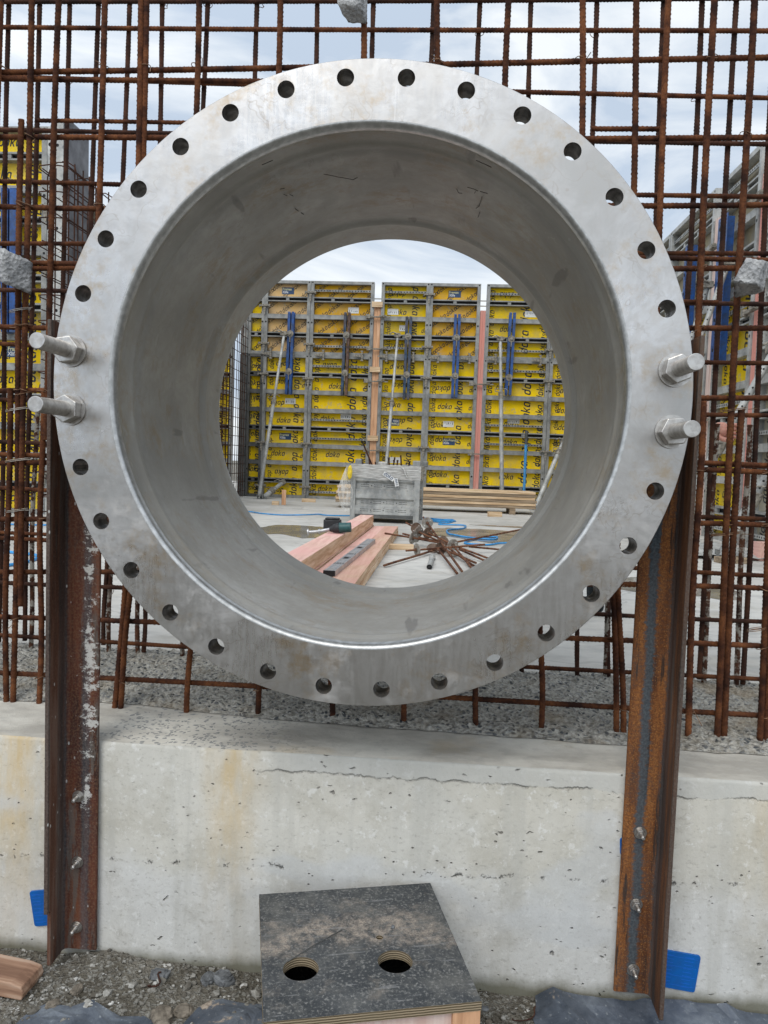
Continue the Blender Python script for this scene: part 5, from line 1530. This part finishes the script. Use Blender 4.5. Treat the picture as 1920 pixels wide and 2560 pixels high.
for zz, sk in ((.245, 0), (.445, 0), (.15, 1)):
    yh_ = .012 + (.030 if zz == .245 else .034 if zz == .445 else 0) - .0015
    for gk in range(4):
        x0 = .13 + gk * .155
        for i in range(6):
            for j in (-1, 1): hexdisc(hb, x0 + i * .0165, yh_, zz + j * .012, .0052, 0, 6)
        if gk < 3: hexdisc(hb, x0 + .12, yh_, zz, .007, 0, 8)
hb.build('vent_holes', M_DARK, PB, fix=False)
M_FILMW = NM('cloudy_stretch_film', .35, 0, .5)
_w = M_FILMW.ramp(M_FILMW.noise(30, 4, .6, M_FILMW.map((.3, .3, 3))), [(.35, (.48, .46, .43)), (.65, (.70, .69, .66))])
M_FILMW.b.inputs['Alpha'].default_value = 1
M_FILMW.L(M_FILMW.ramp(M_FILMW.noise(18, 4, .6, M_FILMW.map((.3, .3, 4))), [(.35, .35), (.6, .9)]), M_FILMW.b.inputs['Alpha'])
M_FILMW = M_FILMW.done(_w, None, None, M_FILMW.bump(M_FILMW.noise(26, 5, .6, M_FILMW.map((.2, .2, 4))), .8, .02))
fw = MB()
pr_ = [(-.006, -.006), (W_ + .006, -.006), (W_ + .006, D_ + .006), (-.006, D_ + .006)]
for k in range(4):
    a, c = pr_[k], pr_[(k + 1) % 4]
    fw.grid(lambda u, v, a=a, c=c: (lerp(a[0], c[0], u) , lerp(a[1], c[1], u) - (.004 * abs(fbm(u * 6, v * 9, k)) if k == 0 else 0), lerp(.53 + .03 * fbm(u * 3, k), H_ + .012, v)), 30, 8)
fo = fw.build('film_wrap', M_FILMW, PB, fix=False)
# hanging film and yellow bag at the left corner
fw = MB()
def hang(u, v):
    a = (u - .5) * 2
    z = lerp(H_ - .01, .12 + .05 * abs(a), v)
    wd = lerp(.02, .10, min(1, v * 1.6)) * (1 - .35 * max(0, v - .6) / .4)
    return (-.03 - .03 * math.sin(v * 3) + a * wd, -.03 - .02 * math.cos(a * 2) - .012 * fbm(u * 6, v * 5, 3), z)
fw.grid(hang, 16, 30)
M_THIN = NM('clear_film', .2, 0, .5)
M_THIN.L(M_THIN.ramp(M_THIN.noise(22, 4, .6, M_THIN.map((1, 1, .3))), [(.4, .25), (.62, .7)]), M_THIN.b.inputs['Alpha'])
M_THIN = M_THIN.done((.62, .61, .58), .25, None, M_THIN.bump(M_THIN.noise(20, 4, .6), .8, .02))
fw.build('hanging_film', M_THIN, PB, fix=False)
rock('yellow_glove', (-.875, 7.34, ZS + .60), (.030, .020, .085), simple('yellow_cloth', (.72, .52, .03), .7, 0, .15, 30), 3, 'small yellow bundle hanging at the left corner of the steel pallet box', 'glove', 3, 0, .12)
# two white tags with blue letters
for (x, z, a, s, lb) in ((.46, .565, -32, .15, 'larger'), (.555, .50, -78, .10, 'smaller')):
    b = MB(); b.box(-s / 2, s / 2, -.001, 0, -.024, .024)
    po = b.build('paper_tag', M_WHT, PB); po.location = (x, -.018, z); po.rotation_euler = (0, R(-a), 0)
    lb_ = MB(); letter(lb_, 0, 0, s / 4.4, 0, (-1, 1, -1, 1), -.0018); lb_.build('tag_lettering', M_PLATE, po, fix=False)
b = MB(); b.path([(.60, -.02, H_), (.64, -.03, H_ - .03), (.66, -.03, H_ - .09), (.69, -.03, H_ - .14)], .010, 8); b.build('film_end', M_FILMW, PB)
for x0, x1, y0, y1 in ((W_ - .10, W_ + .0, .02, .12), (W_ - .02, W_ + .05, D_ - .12, D_ - .02), (.04, .12, .04, .10)):
    b = MB(); b.box(x0, x1, y0, y1, H_ + .001, H_ + .075); b.build('stacking_bracket', M_GALV, PB, bevel=.012)
# rods standing in the box
RODS = [((-.93, 7.5, .0), (-.60, 7.9)), ]
rods_px = [(-.755, .95, -.49, .62), (-.84, .76, -.62, .64), (-.80, .755, -.66, .60), (-.71, .78, -.66, .62), (-.76, .73, -.70, .60), (-.66, .72, -.58, .60), (-.58, .71, -.52, .60),
           (-.46, .79, -.40, .60), (-.36, .80, -.42, .60), (-.33, .77, -.36, .60), (-.30, .83, -.26, .60), (-.29, .72, -.35, .62), (-.43, .73, -.38, .62), (-.18, .75, -.24, .62), (-.52, .70, -.51, .60), (-.63, .735, -.55, .62)]
for i, (x0, z0, x1, z1) in enumerate(rods_px):
    yy = 7.62 + .12 * (i % 4)
    o = bpy.data.objects.new('threaded_rod', rebar_mesh((x1, yy, ZS + z1 - .25), (x0, yy + .03, ZS + z0), .0105, bow=.0, n=8, step=.006, pitch=.012, mat=M_REBAR_D)); col.objects.link(o)
    tag(o, 'rusty rod sticking up out of the steel pallet box', 'rod', 'rods standing in the pallet box')
b = MB(); b.box(.30, .42, .25, .35, H_ - .03, H_ + .05); o = b.build('cloth_bundle', simple('grey_cloth', (.45, .43, .4), .9), bevel=.02); o.location = (-.87, 7.42, ZS)
tag(o, 'pale bundle lying on top of the rods in the steel pallet box', 'bundle')

# board stack
for k in range(6):
    x1 = 1.70 + random.uniform(-.02, .03); z0 = ZS + .09 + k * .045
    mt = [M_WOODW, M_WOODX, M_WOODW, M_WOODX, M_WOODW, M_WOODX][k]
    for j in range(3):
        b = MB(); b.box(-1.42 + random.uniform(-.03, .03) + (.04 if k > 3 else 0), x1 + random.uniform(-.02, .02), 10.15 + j * .21, 10.34 + j * .21, z0, z0 + .040)
        o = b.build('timber_board', mt, bevel=.003)
        tag(o, '%s row board from below, %s of three, in the long stack before the back wall' % (_n[k], ('nearest', 'middle', 'farthest')[j]), 'board', 'boards stacked before the back wall')
for i, x in enumerate((-1.0, 1.35)):
    block('timber_block', (x, 10.40, ZS), (.09, .62, .088), M_WOODW, '%s bearer under the long board stack' % ('left', 'right')[i], 'timber block', 0, 'bearers')
block('timber_block', (1.03, 9.45, ZS), (.20, .09, .07), M_WOODX, 'single short timber lying in front of the long board stack', 'timber block', .2)
block('timber_block', (-2.38, 10.2, ZS), (.11, .09, .06), M_WOODX, 'low little timber block by the foot of the short prop', 'timber block', .1)
block('timber_block', (-2.27, 10.3, ZS), (.065, .065, .24), M_WOODZ, 'upright little timber stub near the short prop', 'timber block', .3)
block('timber_block', (-2.05, 11.4, ZS), (.24, .09, .06), M_WOODX, 'flat timber block close to the foot of the back wall', 'timber block', .1)

# rusty tie rods with round plates, scattered in a pile
TR = [((-.274, 5.0, -.785), (.224, 4.75, -.825), (-.02, 4.88, -.8)), ((-.171, 3.474, -.868), (.179, 4.5, -.858), None), ((-.052, 4.25, -.847), (.587, 4.6, -.808), (.037, 4.29, -.829)),
      ((.101, 5.0, -.762), (.317, 4.7, -.828), (.115, 4.99, -.765)), ((.053, 5.6, -.67), (.364, 3.343, -.868), (.098, 5.28, -.715)), ((.201, 4.3, -.831), (.328, 3.245, -.868), None),
      ((-.01, 5.0, -.748), (.286, 4.7, -.833), (.02, 4.96, -.765)), ((.286, 4.7, -.825), (1.031, 6.0, -.784), None), ((.238, 4.4, -.837), (.48, 3.834, -.868), (.225, 4.43, -.839)), ((.283, 4.45, -.829), (.458, 3.65, -.868), None),
      ((.373, 4.5, -.831), (.585, 4.173, -.868), (.324, 4.58, -.832)), ((.369, 4.35, -.829), (.548, 4.018, -.868), None), ((.457, 4.55, -.825), (.724, 4.764, -.862), None), ((.341, 4.4, -.829), (.433, 3.593, -.868), None),
      ((-.117, 5.7, -.736), (.082, 5.2, -.784), (-.03, 5.42, -.764)), ((-.119, 5.1, -.791), (.24, 4.8, -.829), (.01, 5.0, -.80))]
M_ROD = mat_rebar('rusty_rod', (.05, .02, .012), (.15, .065, .034), (.23, .11, .06))
M_DISC = simple('galvanised_disc', (.33, .32, .29), .6, .3, .3, 30, .4, .2, (.15, .08, .04))
M_DISCR = simple('rusty_disc', (.13, .085, .06), .8, .0, .4, 30, .4, .2)
TL = ['sticking out far to the left over the beam', 'lying lowest and pointing to the lower left', 'crossing the pile level to the right', 'short one with the middle plate', 'longest one, coming forward from the rear plate',
      'steep one ending nearest to the viewer', 'under the rear left plate', 'reaching far to the upper right', 'ending low at the right with a hidden plate', 'second of the low ones pointing right', 'upper of the pair pointing right',
      'lower of the pair pointing right', 'flat one pointing right', 'steep one in the middle of the low ones', 'short stub behind the left plates', 'stub behind the front left plate']
for i, (a, c, p) in enumerate(TR):
    o = tag(empty('tie_rod', a), 'rusty tie rod of the pile, ' + TL[i], 'rod', 'tie rods with round plates in a pile')
    m_ = bpy.data.objects.new('rod', rebar_mesh((0, 0, 0), tuple(Vector(c) - Vector(a)), .0088, bow=.001, n=8, step=.006, pitch=.014, mat=M_ROD)); col.objects.link(m_); m_.parent = o
    if p:
        d = (Vector(c) - Vector(a)).normalized(); q = Vector(p) - Vector(a); q = d * q.dot(d)
        b = MB(); b.tube(q - d * .004, q + d * .004, .052, n=28); b.build('plate', M_DISCR if i in (3, 14, 8) else M_DISC, o)
        b = MB(); b.tube(q - d * .014, q - d * .004, .017, n=12); b.tube(q + d * .004, q + d * .014, .017, n=12); b.build('boss', M_DISCR, o)
        sd_ = d.orthogonal().normalized()
        b = MB(); b.tube(q + sd_ * .036 + d * .0042, q + sd_ * .036 + d * .0050, .005, n=8); b.tube(q - sd_ * .036 + d * .0042, q - sd_ * .036 + d * .0050, .005, n=8); b.build('nail_hole', M_WHT, o)
for i, p in enumerate(((.26, 5.15, -.845), (.36, 4.95, -.865), (.16, 4.55, -.85), (.30, 4.30, -.872))):
    b = MB(); d = Vector((random.uniform(-1, 1), random.uniform(-1, 0), .9)).normalized(); b.tube(-d * .004, d * .004, .052, n=28); b.tube(d * .004, d * .016, .016, n=12)
    o = b.build('round_plate', M_DISC if i % 2 else M_DISCR); o.location = p
    tag(o, 'loose round steel plate in the rod pile, %s' % ('farthest one', 'rightmost one', 'one under the crossing rods', 'nearest one lying flat')[i], 'plate', 'loose round plates')
sl = tag(empty('pipe_sleeve', (.158, 4.05, -.868)), 'short pale grey tube lying on the slab before the rod pile', 'tube')
b = MB(); b.tube((0, 0, 0), (-.016, -.55, 0), .0185, n=18, cap=False); b.tube((-.016, -.55, 0), (0, 0, 0), .012, n=18, cap=False)
v0 = Vector((-.016, -.55, 0)); b.build('tube', M_GALV_L, sl)
b = MB(); b.tube((0, .02, 0), (0, -.03, 0), .026, n=18); b.build('collar', M_GALV_L, sl)
b = MB(); b.tube((-.016, -.5505, 0), (-.0158, -.535, 0), .0125, n=14); b.build('bore', M_DARK, sl)

# blue hose and puddles
def smooth_path(P, k=6):
    out = []
    for i in range(len(P) - 1):
        p0, p1, p2, p3 = P[max(i - 1, 0)], P[i], P[i + 1], P[min(i + 2, len(P) - 1)]
        for j in range(k):
            t = j / k
            out.append(tuple(.5 * (2 * p1[a] + (p2[a] - p0[a]) * t + (2 * p0[a] - 5 * p1[a] + 4 * p2[a] - p3[a]) * t * t + (3 * p1[a] - p0[a] - 3 * p2[a] + p3[a]) * t ** 3) for a in range(3)))
    out.append(P[-1]); return out
hz = ZS + .010
HP = [(-4.9, 5.6), (-3.62, 5.30), (-2.9, 6.6), (-2.6, 8.1), (-2.333, 8.321), (-2.079, 8.012), (-1.805, 7.957), (-1.536, 8.075), (-1.40, 8.35), (-1.258, 8.175), (-.977, 8.30), (-.5, 8.5), (0, 8.45),
      (.18, 8.29), (.43, 8.10), (.20, 7.95), (.12, 8.15), (.40, 8.25), (.33, 7.74), (.15, 7.85), (.16, 8.1), (.35, 7.95), (.21, 7.46), (.51, 7.40), (.486, 6.992), (.314, 6.665), (.309, 6.269), (.363, 6.084), (.489, 5.94), (.619, 5.806), (.755, 5.818), (.80, 6.03), (.67, 6.0), (.55, 5.7), (.449, 5.338), (.545, 5.214), (.673, 5.266), (.84, 5.457), (1.3, 5.6)]
b = MB(); b.path(smooth_path([(x, y, hz + .004 * (i % 2)) for i, (x, y) in enumerate(HP)]), .0085, 8)
tag(b.build('air_hose', M_HOSE), 'thin blue hose snaking over the slab from the left and coiled behind the rod pile', 'hose')
b = MB(); b.path(smooth_path([(-3.4, 4.2, hz), (-2.9, 3.45, hz), (-2.55, 3.27, hz), (-2.434, 2.93, hz), (-2.6, 2.6, hz), (-3.4, 2.2, hz)]), .011, 8)
tag(b.build('air_hose', M_HOSE), 'short piece of blue hose on the slab seen through the rebar at the left', 'hose')
def puddle(pts):
    b = MB(); c = [sum(p[0] for p in pts) / len(pts), sum(p[1] for p in pts) / len(pts)]
    P = smooth_path([(x, y, 0) for x, y in pts + pts[:1]], 10)[:-1]
    P = [(x + .06 * fbm(x * 7, y * 3), y + .10 * fbm(x * 7, y * 3, 5)) for x, y, z in P]
    b.prism(P, ZS + .0005, ZS + .004, 'xy')
    tag(b.build('puddle', M_PUD), kind='structure')
puddle([(-1.75, 6.0), (-1.5, 6.5), (-1.1, 6.5), (-.86, 6.2), (-.85, 5.6), (-1.0, 5.25), (-1.35, 5.5), (-1.6, 5.6)])
puddle([(.15, 6.9), (.45, 7.1), (1.1, 6.95), (1.5, 6.9), (1.5, 6.0), (1.0, 5.7), (.62, 5.55), (.35, 5.9), (.15, 6.2)])
puddle([(.60, 7.7), (.9, 7.75), (1.3, 7.65), (1.5, 7.5), (1.0, 7.5)])
puddle([(1.2, 3.4), (1.6, 3.5), (2.0, 3.2), (1.9, 2.8), (1.4, 2.9)])

# ------------------------------------------------------------------ person standing behind the flange
def skin(name, verts, edges, mat, parent=None, sub=2, root=0):
    me = bpy.data.meshes.new(name); me.from_pydata([v[:3] for v in verts], edges, [])
    me.materials.append(mat)
    o = bpy.data.objects.new(name, me); col.objects.link(o)
    if parent: o.parent = parent
    o.modifiers.new('skin', 'SKIN'); 
    me.skin_vertices.new() if not me.skin_vertices else None
    for i, v in enumerate(verts):
        r_ = v[3]; me.skin_vertices[0].data[i].radius = (r_, r_ if len(v) < 5 else v[4])
        me.skin_vertices[0].data[i].use_root = (i == root)
    s = o.modifiers.new('sub', 'SUBSURF'); s.levels = sub; s.render_levels = sub
    return o
M_SKIN = NM('skin', .5, 0, .4); M_SKIN.b.inputs['Subsurface Weight'].default_value = .1
M_SKIN = M_SKIN.done(M_SKIN.ramp(M_SKIN.noise(30, 5, .6), [(.3, (.36, .16, .115)), (.7, (.50, .25, .19))]), None, None, M_SKIN.bump(M_SKIN.noise(90, 4, .6), .3, .003))
M_CLOTH = simple('black_jacket', (.012, .016, .018), .85, 0, .4, 20, .3, .5)
M_TROU = simple('dark_trousers', (.03, .032, .038), .9, 0, .3, 20)
PX, PY = 1.05, 2.13
person = tag(empty('person', (0, 0, 0)), 'person in a black jacket behind the flange, one bare hand held out', 'person')
z0 = ZS
V = [(.98, PY, z0 + .93, .15, .12), (1.01, PY, z0 + 1.13, .15, .11), (PX, PY, z0 + 1.32, .165, .11), (PX + .01, PY, z0 + 1.43, .07, .07), (PX + .02, PY - .01, z0 + 1.51, .055, .055),
     (PX + .03, PY - .02, z0 + 1.58, .085, .095), (PX + .03, PY - .02, z0 + 1.68, .075, .085),
     (1.01, PY - .01, z0 + .88, .09, .09), (1.00, PY, z0 + .47, .06, .06), (.99, PY + .02, z0 + .08, .045, .045), (.99, PY - .10, z0 + .045, .04, .03),
     (.93, PY + .06, z0 + .88, .09, .09), (.92, PY + .10, z0 + .47, .06, .06), (.91, PY + .14, z0 + .08, .045, .045), (.91, PY + .02, z0 + .045, .04, .03),
     (PX + .17, PY, z0 + 1.36, .06, .06), (PX + .24, PY + .03, z0 + 1.10, .048, .05), (PX + .34, PY + .00, z0 + .945, .05, .065), (PX + .432, PY - .02, z0 + .945, .045, .060),
     (PX - .16, PY, z0 + 1.36, .06, .06), (PX - .17, PY, z0 + 1.10, .05, .05), (PX - .13, PY - .08, z0 + .92, .04, .04), (PX - .12, PY - .12, z0 + .82, .03, .035)]
E_ = [(0, 1), (1, 2), (2, 3), (3, 4), (4, 5), (5, 6), (0, 7), (7, 8), (8, 9), (9, 10), (0, 11), (11, 12), (12, 13), (13, 14), (2, 15), (15, 16), (16, 17), (17, 18), (2, 19), (19, 20), (20, 21), (21, 22)]
body = skin('body', V, E_, M_CLOTH, person)
# hand: palm and five fingers, half curled, back towards the viewer
hx_, hy_, hz_ = PX + .452, PY - .022, z0 + .945
HV = [(hx_, hy_, hz_, .027, .030), (hx_ + .035, hy_ - .002, hz_ - .002, .030, .042), (hx_ + .078, hy_ - .004, hz_ - .006, .020, .044)]
HE = [(0, 1), (1, 2)]
hand = skin('hand', HV, HE, M_SKIN, person)
fing = [(.030, .046, .010), (.011, .052, .0105), (-.009, .048, .010), (-.028, .038, .0088)]
for k, (dz, ln, r_) in enumerate(fing):
    bx0 = hx_ + .076; bz = hz_ - .006 + dz
    skin('finger', [(bx0 - .012, hy_ - .004, bz, r_), (bx0 + ln * .45, hy_ - .014, bz - .002, r_), (bx0 + ln * .72, hy_ - .034, bz - .004, r_ * .92), (bx0 + ln * .55, hy_ - .052, bz - .005, r_ * .8)], [(0, 1), (1, 2), (2, 3)], M_SKIN, hand)
skin('thumb', [(hx_ + .020, hy_ - .012, hz_ - .030, .014), (hx_ + .045, hy_ - .028, hz_ - .050, .0125), (hx_ + .075, hy_ - .036, hz_ - .055, .0105), (hx_ + .095, hy_ - .038, hz_ - .048, .009)], [(0, 1), (1, 2), (2, 3)], M_SKIN, hand)
# head details
fc = Vector((PX + .03, PY - .02, z0 + 1.62))
skin('nose', [(fc.x + .085, fc.y - .02, fc.z + .01, .010), (fc.x + .105, fc.y - .025, fc.z - .02, .013)], [(0, 1)], M_SKIN, person)
b = MB()
b.grid(lambda u, v: (fc.x + .01 + .090 * math.sin(v * 2.2) * math.cos(u * 6.2832), fc.y + .100 * math.sin(v * 2.2) * math.sin(u * 6.2832), fc.z - .0 + .125 * math.cos(v * 2.2)), 24, 12)
b.build('face', M_SKIN, person, fix=False)
b = MB()
b.grid(lambda u, v: (fc.x - .004 + .099 * math.sin(v * 1.5) * math.cos(u * 6.2832), fc.y + .108 * math.sin(v * 1.5) * math.sin(u * 6.2832), fc.z + .012 + .128 * math.cos(v * 1.5)), 24, 12)
b.build('helmet', M_WHT, person, fix=False)
for _o in bpy.data.objects:
    if 'label' in _o and len(_o['label'].split()) > 16: print('LONG', len(_o['label'].split()), _o['label'])
print('objects', len(bpy.data.objects), 'verts', sum(len(m.vertices) for m in bpy.data.meshes))
